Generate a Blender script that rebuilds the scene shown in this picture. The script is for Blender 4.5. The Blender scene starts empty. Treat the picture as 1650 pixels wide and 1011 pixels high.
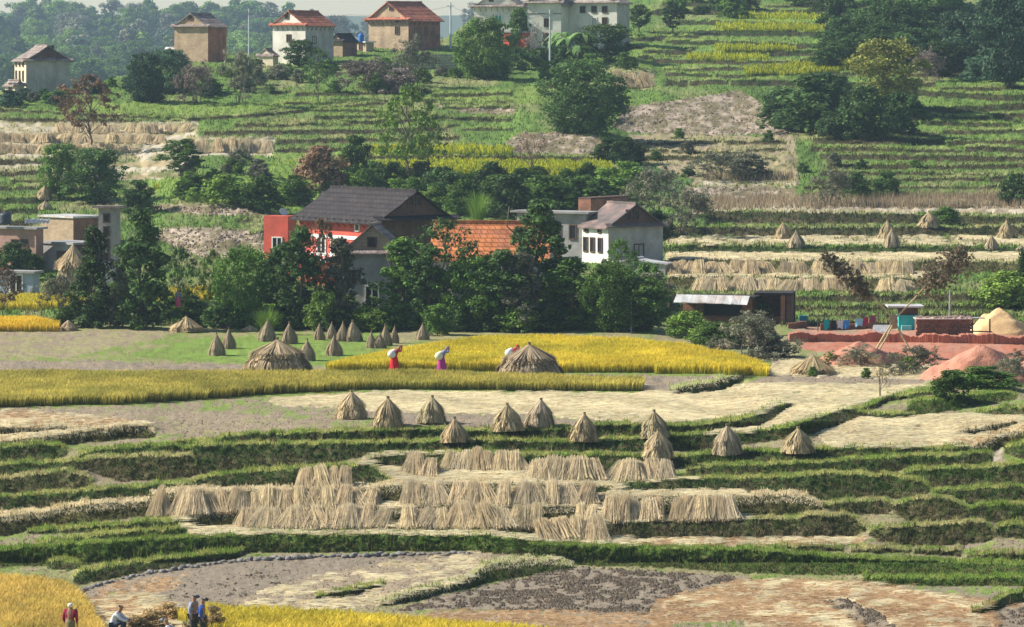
import bpy, bmesh, math, random
import numpy as np
from mathutils import Vector, Matrix
R_ = math.radians
rng = np.random.default_rng(7)
random.seed(7)
S = bpy.context.scene
COL = S.collection

# ------------------------------------------------------------ camera
F = 7000.0; ZC = 22.6; YH = 60.0; CX = 825.0
cam = bpy.data.cameras.new('camera'); camo = bpy.data.objects.new('camera', cam); COL.objects.link(camo)
cam.sensor_width = 36.0; cam.lens = 36.0 * F / 1650.0
cam.shift_y = -(505.5 - YH) / 1650.0
cam.clip_start = 1.0; cam.clip_end = 20000.0
camo.location = (0, 0, ZC); camo.rotation_euler = (R_(90), 0, 0)
S.camera = camo

# ------------------------------------------------------------ sky, sun, exposure
SUN_EL, TO_SUN = 36.0, (-0.985, 0.17)
w = bpy.data.worlds.new('World'); S.world = w; w.use_nodes = True
nt = w.node_tree; nt.nodes.clear()
sky = nt.nodes.new('ShaderNodeTexSky'); sky.sky_type = 'NISHITA'; sky.sun_disc = False
sky.sun_elevation = R_(SUN_EL); sky.sun_rotation = math.atan2(TO_SUN[0], TO_SUN[1])
sky.air_density = 1.0; sky.dust_density = 0.3
bg = nt.nodes.new('ShaderNodeBackground'); bg.inputs['Strength'].default_value = 0.07
wo = nt.nodes.new('ShaderNodeOutputWorld')
nt.links.new(sky.outputs[0], bg.inputs[0]); nt.links.new(bg.outputs[0], wo.inputs[0])
sun = bpy.data.lights.new('sun', 'SUN'); sun.energy = 5.0; sun.angle = R_(0.5); sun.color = (1.0, 0.93, 0.82)
suno = bpy.data.objects.new('sun', sun); COL.objects.link(suno)
sd = Vector((TO_SUN[0] * math.cos(R_(SUN_EL)), TO_SUN[1] * math.cos(R_(SUN_EL)), math.sin(R_(SUN_EL)))).normalized()
suno.rotation_euler = sd.to_track_quat('Z', 'Y').to_euler()
S.view_settings.view_transform = 'Standard'; S.view_settings.look = 'None'
S.view_settings.exposure = 0.8; S.view_settings.gamma = 1.0
S.cycles.max_bounces = 4; S.cycles.diffuse_bounces = 2; S.cycles.transmission_bounces = 2
S.cycles.volume_bounces = 0; S.cycles.transparent_max_bounces = 4

# ------------------------------------------------------------ noise
_LAT = rng.random((256, 256)).astype(np.float32)
def vnoise(x, y):
    x = np.asarray(x, float); y = np.asarray(y, float)
    xi = np.floor(x).astype(int); yi = np.floor(y).astype(int)
    fx = x - xi; fy = y - yi; fx = fx * fx * (3 - 2 * fx); fy = fy * fy * (3 - 2 * fy)
    a = _LAT[xi % 256, yi % 256]; b = _LAT[(xi + 1) % 256, yi % 256]
    c = _LAT[xi % 256, (yi + 1) % 256]; d = _LAT[(xi + 1) % 256, (yi + 1) % 256]
    return (a * (1 - fx) + b * fx) * (1 - fy) + (c * (1 - fx) + d * fx) * fy
def fbm(x, y, n=4):
    s = 0; a = 0.5; t = 0
    for i in range(n):
        s = s + a * vnoise(x * 2 ** i + 17.3 * i, y * 2 ** i + 9.1 * i); t += a; a *= 0.5
    return s / t
def smooth(e0, e1, x):
    t = np.clip((x - e0) / (e1 - e0), 0, 1); return t * t * (3 - 2 * t)

# ------------------------------------------------------------ materials
MATS = {}
def _mat(name):
    m = bpy.data.materials.new(name); m.use_nodes = True
    n = m.node_tree; n.nodes.clear(); return m, n
def NN(nt, t, **k):
    n = nt.nodes.new(t)
    for a, b in k.items(): setattr(n, a, b)
    return n
def mix_mul(nt, a, fac_out, lo, hi):
    mr = NN(nt, 'ShaderNodeMapRange'); mr.inputs['To Min'].default_value = lo; mr.inputs['To Max'].default_value = hi
    mr.inputs['From Min'].default_value = 0.25; mr.inputs['From Max'].default_value = 0.75
    nt.links.new(fac_out, mr.inputs['Value'])
    v = NN(nt, 'ShaderNodeVectorMath', operation='SCALE'); nt.links.new(a, v.inputs[0]); nt.links.new(mr.outputs[0], v.inputs['Scale'])
    return v.outputs[0]
def noise(nt, scale, detail=3.0, coord='Object', stretch=None):
    tc = NN(nt, 'ShaderNodeTexCoord'); n = NN(nt, 'ShaderNodeTexNoise')
    n.inputs['Scale'].default_value = scale; n.inputs['Detail'].default_value = detail
    if stretch:
        mp = NN(nt, 'ShaderNodeMapping'); mp.inputs['Scale'].default_value = stretch
        nt.links.new(tc.outputs[coord], mp.inputs[0]); nt.links.new(mp.outputs[0], n.inputs['Vector'])
    else: nt.links.new(tc.outputs[coord], n.inputs['Vector'])
    return n.outputs['Fac']
def mat_attr(name, scales=((3, .8, 1.2), (14, .75, 1.25)), bump=0.3, trans=0.0, bscale=12.0):
    m, n = _mat(name)
    at = NN(n, 'ShaderNodeAttribute', attribute_name='Col'); c = at.outputs['Color']
    for sc, lo, hi in scales: c = mix_mul(n, c, noise(n, sc), lo, hi)
    p = NN(n, 'ShaderNodeBsdfPrincipled'); p.inputs['Roughness'].default_value = 0.95
    p.inputs['Specular IOR Level'].default_value = 0.1
    n.links.new(c, p.inputs['Base Color'])
    if bump:
        b = NN(n, 'ShaderNodeBump'); b.inputs['Strength'].default_value = bump; b.inputs['Distance'].default_value = 0.15
        n.links.new(noise(n, bscale, 4), b.inputs['Height']); n.links.new(b.outputs[0], p.inputs['Normal'])
    o = NN(n, 'ShaderNodeOutputMaterial'); out = p.outputs[0]
    if trans:
        t = NN(n, 'ShaderNodeBsdfTranslucent'); n.links.new(c, t.inputs['Color'])
        ms = NN(n, 'ShaderNodeMixShader'); ms.inputs[0].default_value = trans
        n.links.new(out, ms.inputs[1]); n.links.new(t.outputs[0], ms.inputs[2]); out = ms.outputs[0]
    n.links.new(out, o.inputs['Surface']); MATS[name] = m; return m
def mat(name, col, rough=0.85, var=0.25, scale=2.0, bump=0.15, bscale=None, brick=None, stain=None, tile=None, metal=0.0, rnd=0.0, trans=0.0, stretch=None):
    if name in MATS: return MATS[name]
    m, n = _mat(name)
    rgb = NN(n, 'ShaderNodeRGB'); rgb.outputs[0].default_value = (*col, 1); c = rgb.outputs[0]
    if stain:
        mx = NN(n, 'ShaderNodeMixRGB'); mx.inputs[2].default_value = (*stain, 1); n.links.new(c, mx.inputs[1])
        mr = NN(n, 'ShaderNodeMapRange'); mr.inputs['From Min'].default_value = .45; mr.inputs['From Max'].default_value = .7
        n.links.new(noise(n, scale * .6, 5, stretch=stretch), mr.inputs['Value']); n.links.new(mr.outputs[0], mx.inputs[0]); c = mx.outputs[0]
    if var:
        c = mix_mul(n, c, noise(n, scale, 5, stretch=stretch), 1 - var, 1 + var)
        c = mix_mul(n, c, noise(n, scale * 6, 3), 1 - var * .6, 1 + var * .6)
    if rnd:
        oi = NN(n, 'ShaderNodeObjectInfo'); hs = NN(n, 'ShaderNodeHueSaturation')
        mr = NN(n, 'ShaderNodeMapRange'); mr.inputs['To Min'].default_value = 1 - rnd; mr.inputs['To Max'].default_value = 1 + rnd
        n.links.new(oi.outputs['Random'], mr.inputs['Value']); n.links.new(mr.outputs[0], hs.inputs['Value'])
        mr2 = NN(n, 'ShaderNodeMapRange'); mr2.inputs['To Min'].default_value = .5 - rnd * .09; mr2.inputs['To Max'].default_value = .5 + rnd * .09
        sx = NN(n, 'ShaderNodeMath', operation='FRACT'); ml = NN(n, 'ShaderNodeMath', operation='MULTIPLY'); ml.inputs[1].default_value = 7.31
        n.links.new(oi.outputs['Random'], ml.inputs[0]); n.links.new(ml.outputs[0], sx.inputs[0]); n.links.new(sx.outputs[0], mr2.inputs['Value'])
        n.links.new(mr2.outputs[0], hs.inputs['Hue']); n.links.new(c, hs.inputs['Color']); c = hs.outputs[0]
    p = NN(n, 'ShaderNodeBsdfPrincipled'); p.inputs['Roughness'].default_value = rough; p.inputs['Metallic'].default_value = metal
    p.inputs['Specular IOR Level'].default_value = 0.2
    hgt = None
    if brick or tile:
        tc = NN(n, 'ShaderNodeTexCoord'); bt = NN(n, 'ShaderNodeTexBrick')
        sp = NN(n, 'ShaderNodeSeparateXYZ'); cb = NN(n, 'ShaderNodeCombineXYZ'); ad = NN(n, 'ShaderNodeMath', operation='ADD')
        n.links.new(tc.outputs['Object'], sp.inputs[0]); n.links.new(sp.outputs[0], ad.inputs[0]); n.links.new(sp.outputs[1], ad.inputs[1])
        n.links.new(ad.outputs[0], cb.inputs[0]); n.links.new(sp.outputs[2], cb.inputs[1]); n.links.new(cb.outputs[0], bt.inputs['Vector'])
        bw, bh, dk = (brick or tile)
        bt.inputs['Scale'].default_value = 1.0; bt.inputs['Brick Width'].default_value = bw; bt.inputs['Row Height'].default_value = bh
        bt.inputs['Mortar Size'].default_value = bh * .12; bt.inputs['Color1'].default_value = (1, 1, 1, 1); bt.inputs['Color2'].default_value = (.72, .72, .72, 1)
        bt.inputs['Mortar'].default_value = (dk, dk, dk, 1); bt.inputs['Bias'].default_value = -.2
        mx = NN(n, 'ShaderNodeMixRGB', blend_type='MULTIPLY'); mx.inputs[0].default_value = 1
        n.links.new(c, mx.inputs[1]); n.links.new(bt.outputs['Color'], mx.inputs[2]); c = mx.outputs[0]; hgt = bt.outputs['Fac']
    n.links.new(c, p.inputs['Base Color'])
    if bump:
        b = NN(n, 'ShaderNodeBump'); b.inputs['Strength'].default_value = bump * 2; b.inputs['Distance'].default_value = 0.05
        n.links.new(noise(n, bscale or scale * 4, 4), b.inputs['Height']); n.links.new(b.outputs[0], p.inputs['Normal'])
    o = NN(n, 'ShaderNodeOutputMaterial'); out = p.outputs[0]
    if trans:
        t = NN(n, 'ShaderNodeBsdfTranslucent'); n.links.new(c, t.inputs['Color'])
        ms = NN(n, 'ShaderNodeMixShader'); ms.inputs[0].default_value = trans
        n.links.new(out, ms.inputs[1]); n.links.new(t.outputs[0], ms.inputs[2]); out = ms.outputs[0]
    n.links.new(out, o.inputs['Surface']); MATS[name] = m; return m

# ------------------------------------------------------------ mesh helpers
def mesh_np(name, V, Fc, col=None, m=None, smooth_=False, parent=None, link=True):
    V = np.ascontiguousarray(V, np.float32); Fc = np.ascontiguousarray(Fc, np.int32)
    me = bpy.data.meshes.new(name); k = Fc.shape[1]
    me.vertices.add(len(V)); me.vertices.foreach_set('co', V.ravel())
    me.loops.add(Fc.size); me.loops.foreach_set('vertex_index', Fc.ravel())
    me.polygons.add(len(Fc)); me.polygons.foreach_set('loop_start', np.arange(0, Fc.size, k, dtype=np.int32))
    me.polygons.foreach_set('use_smooth', np.full(len(Fc), smooth_, bool))
    me.update(calc_edges=True)
    if col is not None:
        a = me.color_attributes.new('Col', 'FLOAT_COLOR', 'POINT')
        c = np.ones((len(V), 4), np.float32); c[:, :3] = np.clip(col, 0, 1); a.data.foreach_set('color', c.ravel())
    if m: me.materials.append(m)
    if not link: return me
    o = bpy.data.objects.new(name, me); COL.objects.link(o)
    if parent: o.parent = parent
    return o
def tag(o, label=None, cat=None, group=None, kind=None):
    if label: o['label'] = label
    if cat: o['category'] = cat
    if group: o['group'] = group
    if kind: o['kind'] = kind
    return o
def empty(name, loc, rz=0.0, label=None, cat=None, group=None):
    o = bpy.data.objects.new(name, None); COL.objects.link(o); o.location = loc; o.rotation_euler = (0, 0, rz)
    o.empty_display_size = .2
    return tag(o, label, cat, group)
class MB:
    def __init__(s): s.v = []; s.f = []
    def add(s, vs, fs):
        b = len(s.v); s.v += [tuple(v) for v in vs]; s.f += [tuple(i + b for i in f) for f in fs]; return s
    def box(s, x0, x1, y0, y1, z0, z1, M=None):
        vs = [(x, y, z) for z in (z0, z1) for y in (y0, y1) for x in (x0, x1)]
        if M: vs = [M @ Vector(v) for v in vs]
        return s.add(vs, [(0, 2, 3, 1), (4, 5, 7, 6), (0, 1, 5, 4), (2, 6, 7, 3), (0, 4, 6, 2), (1, 3, 7, 5)])
    def tube(s, pts, rad, n=6, cap=True):
        pts = [Vector(p) for p in pts]
        if not hasattr(rad, '__len__'): rad = [rad] * len(pts)
        rings = []
        for i, p in enumerate(pts):
            d = (pts[min(i + 1, len(pts) - 1)] - pts[max(i - 1, 0)]).normalized()
            u = d.orthogonal().normalized() if i == 0 else (u - d * u.dot(d)).normalized()
            v = d.cross(u); rings.append([p + (u * math.cos(2 * math.pi * k / n) + v * math.sin(2 * math.pi * k / n)) * rad[i] for k in range(n)])
        fs = [(i * n + k, i * n + (k + 1) % n, (i + 1) * n + (k + 1) % n, (i + 1) * n + k) for i in range(len(pts) - 1) for k in range(n)]
        if cap: fs += [tuple(range(n))[::-1], tuple((len(pts) - 1) * n + k for k in range(n))]
        return s.add([v for r in rings for v in r], fs)
    def bar(s, a, b, r, n=6): return s.tube([a, b], r, n)
    def build(s, name, m=None, parent=None, smooth_=False, bevel=0, link=True):
        me = bpy.data.meshes.new(name); me.from_pydata([tuple(v) for v in s.v], [], s.f); me.update()
        if bevel:
            bm = bmesh.new(); bm.from_mesh(me); bmesh.ops.bevel(bm, geom=list(bm.edges), offset=bevel, segments=2, affect='EDGES', clamp_overlap=True); bm.to_mesh(me); bm.free()
        if smooth_: me.polygons.foreach_set('use_smooth', [True] * len(me.polygons))
        if m: me.materials.append(m)
        if not link: return me
        o = bpy.data.objects.new(name, me); COL.objects.link(o)
        if parent: o.parent = parent
        return o
def copy_tree(o, parent=None):
    c = o.copy(); COL.objects.link(c); c.parent = parent
    for ch in [k for k in o.children]: copy_tree(ch, c)
    return c

# ------------------------------------------------------------ terrain: terrace edges (lip and foot of each bank)
RIS = [
 ([(0,691),(70,690),(140,688)],[(0,704),(70,701),(140,692)],'s'),
 ([(0,712),(60,706),(120,697),(195,687),(235,686),(250,697)],[(0,720),(90,720),(195,709),(235,707),(250,704)],'s'),
 ([(0,722),(60,717),(95,718),(108,726)],[(0,748),(60,746),(95,742),(108,732)],'g'),
 ([(128,733),(166,725),(240,720),(282,717),(300,722)],[(128,740),(166,742),(240,742),(282,740),(300,740)],'g'),
 ([(285,711),(345,712),(360,706),(400,700),(578,695),(709,692),(800,696),(919,691),(960,686),(1037,685),(1073,688),(1126,686),(1220,671),(1240,656),(1276,650)],
  [(285,716),(345,718),(400,714),(709,710),(800,709),(1037,708),(1126,701),(1220,688),(1240,679),(1276,655)],'g'),
 ([(295,724),(310,719),(345,718),(420,717),(600,715),(700,712),(820,711),(919,714),(1031,706),(1076,704),(1156,700),(1200,700),(1244,692),(1286,684),(1316,674),(1348,660),(1378,661),(1405,652),(1431,640),(1506,630)],
  [(295,730),(315,765),(420,760),(480,757),(540,745),(600,733),(820,732),(1031,729),(1156,725),(1220,714),(1286,705),(1316,698),(1348,688),(1378,676),(1405,662),(1431,648),(1506,636)],'g'),
 ([(132,745),(160,739),(240,736),(310,735),(315,750)],[(132,750),(150,764),(200,777),(300,772),(315,767)],'b'),
 ([(0,750),(100,745),(138,743)],[(0,768),(100,765),(138,757)],'g'),
 ([(0,774),(60,765),(106,759),(139,766),(150,775)],[(0,799),(70,796),(139,790),(150,780)],'b'),
 ([(0,802),(133,793),(195,786),(239,784),(306,779),(333,769),(395,762),(478,757),(533,754),(600,752),(622,765),(630,775)],
  [(0,829),(133,816),(239,806),(306,800),(333,794),(395,790),(533,785),(622,784),(630,780)],'g'),
 ([(0,834),(67,827),(133,815),(239,808),(243,797),(330,792),(400,793),(460,790),(590,787),(654,783),(714,781),(820,780),(900,782),(960,783),(1000,790)],
  [(0,866),(67,852),(239,832),(330,829),(400,820),(590,815),(654,813),(955,815),(1000,797)],'s'),
 ([(590,740),(640,733),(712,732),(850,733),(1000,735),(1067,738),(1120,734),(1220,728),(1313,727),(1325,724),(1455,723),(1540,722),(1562,722)],
  [(590,748),(640,757),(850,760),(860,771),(1080,771),(1090,754),(1220,750),(1313,750),(1330,742),(1455,741),(1540,734),(1562,727)],'g'),
 ([(1105,758),(1123,753),(1200,751),(1319,746),(1437,738),(1544,734),(1592,730),(1600,736)],[(1105,764),(1123,771),(1200,771),(1319,768),(1437,765),(1460,755),(1592,752),(1600,743)],'g'),
 ([(1455,763),(1475,758),(1560,756),(1600,753),(1650,747)],[(1455,772),(1490,787),(1560,789),(1650,786)],'g'),
 ([(930,781),(990,778),(1050,775),(1120,772),(1200,771),(1278,769),(1328,764),(1436,767),(1489,779),(1500,788)],
  [(930,785),(945,797),(1050,798),(1120,800),(1200,800),(1303,808),(1478,803),(1500,794)],'g'),
 ([(960,806),(972,802),(1100,801),(1195,801),(1283,799),(1305,806),(1325,818)],[(960,813),(972,841),(1060,840),(1195,835),(1283,834),(1317,828),(1325,822)],'s'),
 ([(290,836),(300,831),(390,822),(460,820),(620,819),(650,817),(870,817),(930,817),(960,822)],[(290,842),(300,851),(390,850),(460,848),(620,844),(650,850),(870,849),(930,838),(960,832)],'s'),
 ([(44,858),(110,853),(180,848),(240,842),(295,840)],[(44,861),(110,860),(180,857),(240,853),(295,850)],'g'),
 ([(56,878),(130,868),(195,860),(260,855),(300,852)],[(56,882),(130,880),(195,874),(260,868),(300,866)],'g'),
 ([(0,888),(139,877),(278,869),(400,864),(417,863),(600,863),(760,864),(800,866),(911,880),(1050,885),(1217,888),(1367,901),(1500,906),(1650,909)],
  [(0,915),(130,912),(278,900),(417,890),(500,891),(740,888),(800,892),(939,911),(1050,915),(1217,925),(1367,927),(1500,928),(1650,929)],'G'),
 ([(1390,932),(1500,933),(1650,932)],[(1390,936),(1430,944),(1550,945),(1650,944)],'G'),
 ([(400,856),(430,850),(595,850),(645,850),(860,849),(880,855)],[(400,858),(430,860),(860,863),(880,862)],'s'),
 ([(875,850),(967,843),(1050,840),(1130,838),(1220,837),(1300,834),(1360,831),(1378,838),(1395,850)],
  [(875,860),(967,868),(1000,866),(1025,873),(1060,868),(1130,868),(1220,869),(1375,866),(1395,857)],'b'),
 ([(1440,818),(1464,806),(1505,803),(1533,805),(1556,818),(1562,827)],[(1440,828),(1464,840),(1505,842),(1556,838),(1562,833)],'b'),
 ([(1325,815),(1350,810),(1430,808),(1440,816)],[(1325,819),(1350,830),(1430,828),(1440,822)],'b'),
 ([(1500,796),(1515,790),(1580,788),(1650,786)],[(1500,800),(1510,812),(1580,814),(1650,813)],'g'),
 ([(1560,822),(1575,816),(1650,814)],[(1560,830),(1575,843),(1650,843)],'g'),
 ([(1400,860),(1411,853),(1478,848),(1561,842),(1585,845),(1605,858)],[(1400,864),(1420,875),(1460,881),(1561,878),(1595,872),(1605,864)],'b'),
 ([(1606,853),(1620,847),(1650,845)],[(1606,858),(1620,868),(1650,869)],'g'),
 ([(1200,883),(1300,881),(1361,884)],[(1200,886),(1300,889),(1361,889)],'b'),
 ([(1372,886),(1467,886)],[(1372,891),(1467,892)],'b'),
 ([(1475,888),(1550,888)],[(1475,893),(1550,898)],'b'),
 ([(1560,896),(1600,893),(1650,893)],[(1560,900),(1600,907),(1650,908)],'b'),
 ([(118,932),(130,922),(200,911),(278,901),(320,896),(380,890),(395,889)],[(118,938),(130,944),(200,930),(278,916),(320,908),(380,900),(395,893)],'g'),
 ([(78,908),(100,905),(130,908)],[(78,918),(100,921),(130,916)],'g'),
 ([(612,974),(640,963),(680,952),(740,940),(770,922),(790,908),(830,905),(890,905),(925,912)],[(612,978),(640,974),(680,968),(740,951),(770,945),(800,938),(860,927),(925,918)],'t'),
 ([(510,962),(560,954),(600,943),(622,938)],[(510,966),(560,963),(600,951),(622,942)],'g'),
 ([(1565,988),(1600,972),(1620,960),(1650,955)],[(1565,994),(1600,986),(1620,978),(1650,972)],'g'),
 ([(1462,652),(1480,645),(1526,641),(1580,636),(1615,632),(1639,638)],[(1462,660),(1480,671),(1526,664),(1580,655),(1615,649),(1639,644)],'G'),
 ([(1382,666),(1420,668),(1473,668)],[(1382,672),(1420,676),(1473,674)],'g'),
 ([(1571,667),(1600,660),(1650,657)],[(1571,670),(1600,668),(1650,668)],'g'),
 ([(1541,698),(1586,688),(1639,679)],[(1541,702),(1586,698),(1639,687)],'s'),
 ([(1564,722),(1586,711),(1615,701),(1650,694)],[(1564,726),(1590,735),(1615,721),(1650,709)],'s'),
 ([(1078,630),(1100,625),(1140,618),(1170,610),(1198,604)],[(1078,634),(1120,636),(1150,632),(1170,626),(1198,617)],'t'),
 ([(1620,722),(1650,716)],[(1620,732),(1650,742)],'g'),
 # hillside on the right
 ([(1075,419),(1300,420),(1650,424)],[(1075,440),(1300,441),(1650,440)],'s'),
 ([(1075,447),(1300,448),(1470,450),(1500,460)],[(1075,466),(1300,468),(1470,468),(1500,464)],'s'),
 ([(1080,476),(1300,477),(1650,474)],[(1080,488),(1300,488),(1650,486)],'b'),
 ([(1080,493),(1300,494),(1650,492)],[(1080,503),(1300,503),(1650,502)],'b'),
 ([(1070,396),(1300,397),(1650,399)],[(1070,408),(1300,409),(1650,408)],'G'),
 ([(1070,366),(1300,367),(1650,366)],[(1070,379),(1300,381),(1650,380)],'b'),
 ([(1140,341),(1300,342),(1650,350)],[(1140,360),(1300,362),(1650,360)],'b'),
 ([(1100,302),(1130,300),(1230,299),(1282,304)],[(1100,320),(1130,326),(1230,323),(1282,318)],'e'),
 ([(1140,265),(1200,262),(1275,264)],[(1140,285),(1200,290),(1275,287)],'k'),
 ([(990,200),(1010,172),(1040,168),(1090,162),(1150,152),(1190,146),(1215,158),(1270,205)],[(990,206),(1010,212),(1090,218),(1190,218),(1230,216),(1270,222)],'e'),
 ([(815,228),(840,214),(900,212),(960,220),(1000,235),(1020,262)],[(815,240),(840,250),(900,258),(960,262),(1000,265),(1020,268)],'e'),
 ([(705,166),(760,167),(830,172)],[(705,174),(760,182),(830,184)],'e'),
 ([(230,330),(330,329),(420,338)],[(230,336),(330,346),(420,348)],'e'),
 ([(250,368),(330,366),(430,372)],[(250,385),(330,418),(430,420)],'e'),
 ([(990,120),(1040,114),(1055,118)],[(990,136),(1040,146),(1055,130)],'k'),
 ([(700,288),(820,290),(990,292)],[(700,296),(820,298),(990,300)],'b'),
 ([(590,250),(700,250),(990,254)],[(590,256),(700,260),(990,262)],'b'),
 # far left stubble banks hung with straw
 ([(95,201),(200,200),(312,200)],[(95,214),(200,213),(312,213)],'k'),
 ([(0,214),(100,215),(262,216)],[(0,229),(100,229),(262,230)],'k'),
 ([(0,233),(90,233),(230,233)],[(0,247),(90,247),(230,246)],'k'),
 ([(300,224),(437,224)],[(300,246),(437,246)],'k'),
 ([(380,200),(560,196),(700,190)],[(380,206),(560,203),(700,196)],'b'),
 ([(330,212),(600,208),(720,205)],[(330,219),(600,216),(720,212)],'b'),
 ([(445,226),(600,222),(740,220)],[(445,233),(600,229),(740,226)],'b'),
 ([(445,240),(560,238),(700,236)],[(445,248),(560,246),(700,243)],'b'),
 ([(0,258),(140,256)],[(0,266),(140,263)],'b'),([(0,277),(100,272)],[(0,285),(100,280)],'b'),
 ([(180,262),(290,258)],[(180,272),(290,268)],'k'),([(200,281),(290,278)],[(200,290),(290,286)],'k'),
 ([(0,300),(90,298)],[(0,308),(90,306)],'b'),([(0,320),(80,318)],[(0,329),(80,327)],'g'),([(0,338),(60,336)],[(0,347),(60,345)],'g'),([(0,356),(60,355)],[(0,365),(60,364)],'g'),
 ([(0,176),(150,184),(300,190),(420,184),(560,169),(640,162)],[(0,180),(150,188),(300,195),(420,189),(560,174),(640,166)],'b'),
 ([(0,190),(95,192),(300,196)],[(0,196),(95,198),(300,200)],'b'),
]
def auto(ys, x0, x1, h, kind, seed, amp=4.0, slope=0.0):
    r = np.random.default_rng(seed)
    for y in ys:
        n = r.integers(1, 3)
        cuts = sorted([x0 + r.uniform(-15, 25)] + list(r.uniform(x0, x1, n)) + [x1])
        for a, b in zip(cuts[:-1], cuts[1:]):
            if b - a < 25: continue
            xs = np.linspace(a, b - 4, max(3, int((b - a) / 35)))
            yy = y + r.uniform(-3, 3) + amp * np.sin(xs * 0.011 + r.uniform(0, 6)) + slope * (xs - x0) + r.uniform(-1.2, 1.2, len(xs))
            hh = h * r.uniform(.6, 1.3)
            RIS.append((list(zip(xs, yy)), list(zip(xs, yy + hh)), kind if r.random() < .7 else 'b'))
auto([4, 20, 36, 52, 68, 82, 96, 108, 120, 133], 1050, 1400, 8, 'g', 5, 3)
auto([120, 136, 152, 168, 182, 197], 1460, 1950, 9, 'g', 6, 5)
auto([212, 226, 240, 252, 264, 276, 288], 1320, 1950, 8.5, 'b', 8, 2)
auto([228, 241, 252], 1010, 1270, 6, 'b', 9, 2)
auto([300, 314, 328], 1300, 1950, 5, 'b', 10, 2)
auto([60, 74, 88], 1000, 1130, 6, 'g', 21, 4)
auto([150, 162, 176, 190, 204], 440, 830, 5, 'g', 22, 3, .0)
auto([262, 275, 290, 305, 320], 0, 180, 6, 'b', 23, 2)
auto([352, 372, 392, 412], 380, 430, 5, 'b', 24, 1)
auto([140, 150], 870, 1010, 5, 'b', 11, 2)
auto([508, 520], 1280, 1950, 5, 'b', 12, 1)

XS = np.arange(-300, 1951, 3.0); YS = np.arange(1240, -131, -2.0)
PX, PY = np.meshgrid(XS, YS)
NPX = PX + (fbm(PX / 18, PY / 9, 3) - .5) * 12; NPY = PY + (fbm(PX / 15 + 40, PY / 8, 3) - .5) * 6
RM = np.zeros_like(PX); RK = np.zeros(PX.shape, int); LIP = np.zeros_like(PX); LK = np.zeros(PX.shape, int); RF = np.zeros_like(PX)
KINDS = {'g': 1, 'G': 2, 'b': 3, 'e': 4, 's': 5, 't': 6, 'k': 7}
for i, (lip, base, kd) in enumerate(RIS):
    lx, ly = zip(*lip); bx, by = zip(*base)
    x0 = lx[0] if lx[0] > 0 else -999; x1 = lx[-1] if lx[-1] < 1650 else 9999
    sc = np.interp(np.mean(ly), [100, 500, 900], [.45, .7, 1.0])
    nz = (fbm(XS / 9 + i * 7, XS * 0 + i, 3) - .5) * 6 * sc + 9 * sc * np.clip(fbm(XS / 22 + i * 3, XS * 0 + 31 + i, 2) - .62, 0, 1)
    yl = np.interp(XS, lx, ly) + nz; yb = np.maximum(np.interp(XS, bx, by) + (fbm(XS / 14 + i * 5, XS * 0 + 3 + i, 3) - .5) * 4 * sc, yl + .5)
    ok = (XS >= x0) & (XS <= x1)
    m = ok[None] & (PY > yl[None]) & (PY < yb[None])
    RM[m] = 1; RK[m] = KINDS[kd]; RF = np.where(m, (PY - yl[None]) / (yb - yl)[None], RF)
    lw = 7.5 * sc if kd not in 'st' else 9.0
    m2 = ok[None] & (PY <= yl[None]) & (PY > yl[None] - lw * (.75 + .5 * fbm(XS / 25 + i, XS * 0 + i, 2))[None])
    LIP[m2] = 1; LK[m2] = KINDS[kd]
RM[LIP > .5] = 0
AY = [1240, 905, 680, 530, 400, 300, 200, 100, 60, 0, -130]
AD = [F * ZC / (1240 - YH), F * ZC / (905 - YH), 210.0, 277.0, 350.0, 400.0, 455.0, 525.0, 560.0, 640.0, 800.0]
def blur(A, sx, sy):
    def b1(A, s, ax):
        n = int(s * 3); k = np.exp(-.5 * (np.arange(-n, n + 1) / s) ** 2); k /= k.sum()
        P = np.pad(A, [(n, n) if i == ax else (0, 0) for i in (0, 1)], mode='edge')
        fa = np.fft.rfft(P, axis=ax); kk = np.zeros(P.shape[ax]); kk[:2 * n + 1] = k
        sh = [1, 1]; sh[ax] = -1
        r = np.fft.irfft(fa * np.fft.rfft(kk).reshape(sh), P.shape[ax], axis=ax)
        return np.take(r, np.arange(2 * n, 2 * n + A.shape[ax]), axis=ax)
    return b1(b1(A, sx, 1), sy, 0)
L0 = np.zeros(len(YS))
Wc = 1.0 / (np.maximum(YS, 130) - YH)
for a in range(len(AY) - 1):
    rows = np.where((YS < AY[a]) & (YS >= AY[a + 1]))[0]
    cw = np.cumsum(Wc[rows]); L0[rows] = math.log(AD[a]) + cw / cw[-1] * math.log(AD[a + 1] / AD[a])
L0[0] = math.log(AD[0])
g0 = np.gradient(L0)
g0 = blur(np.repeat(g0[:, None], 3, 1), .6, 6)[:, 0]
RMs = blur(RM, .8, .35)
KEEP = np.where(PY > 520, 1.0, np.where(PY > 380, .9, .8))
dev = g0[:, None] * KEEP * (blur(RM, 25, 22) - RMs)
LAM = 0.12
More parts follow.
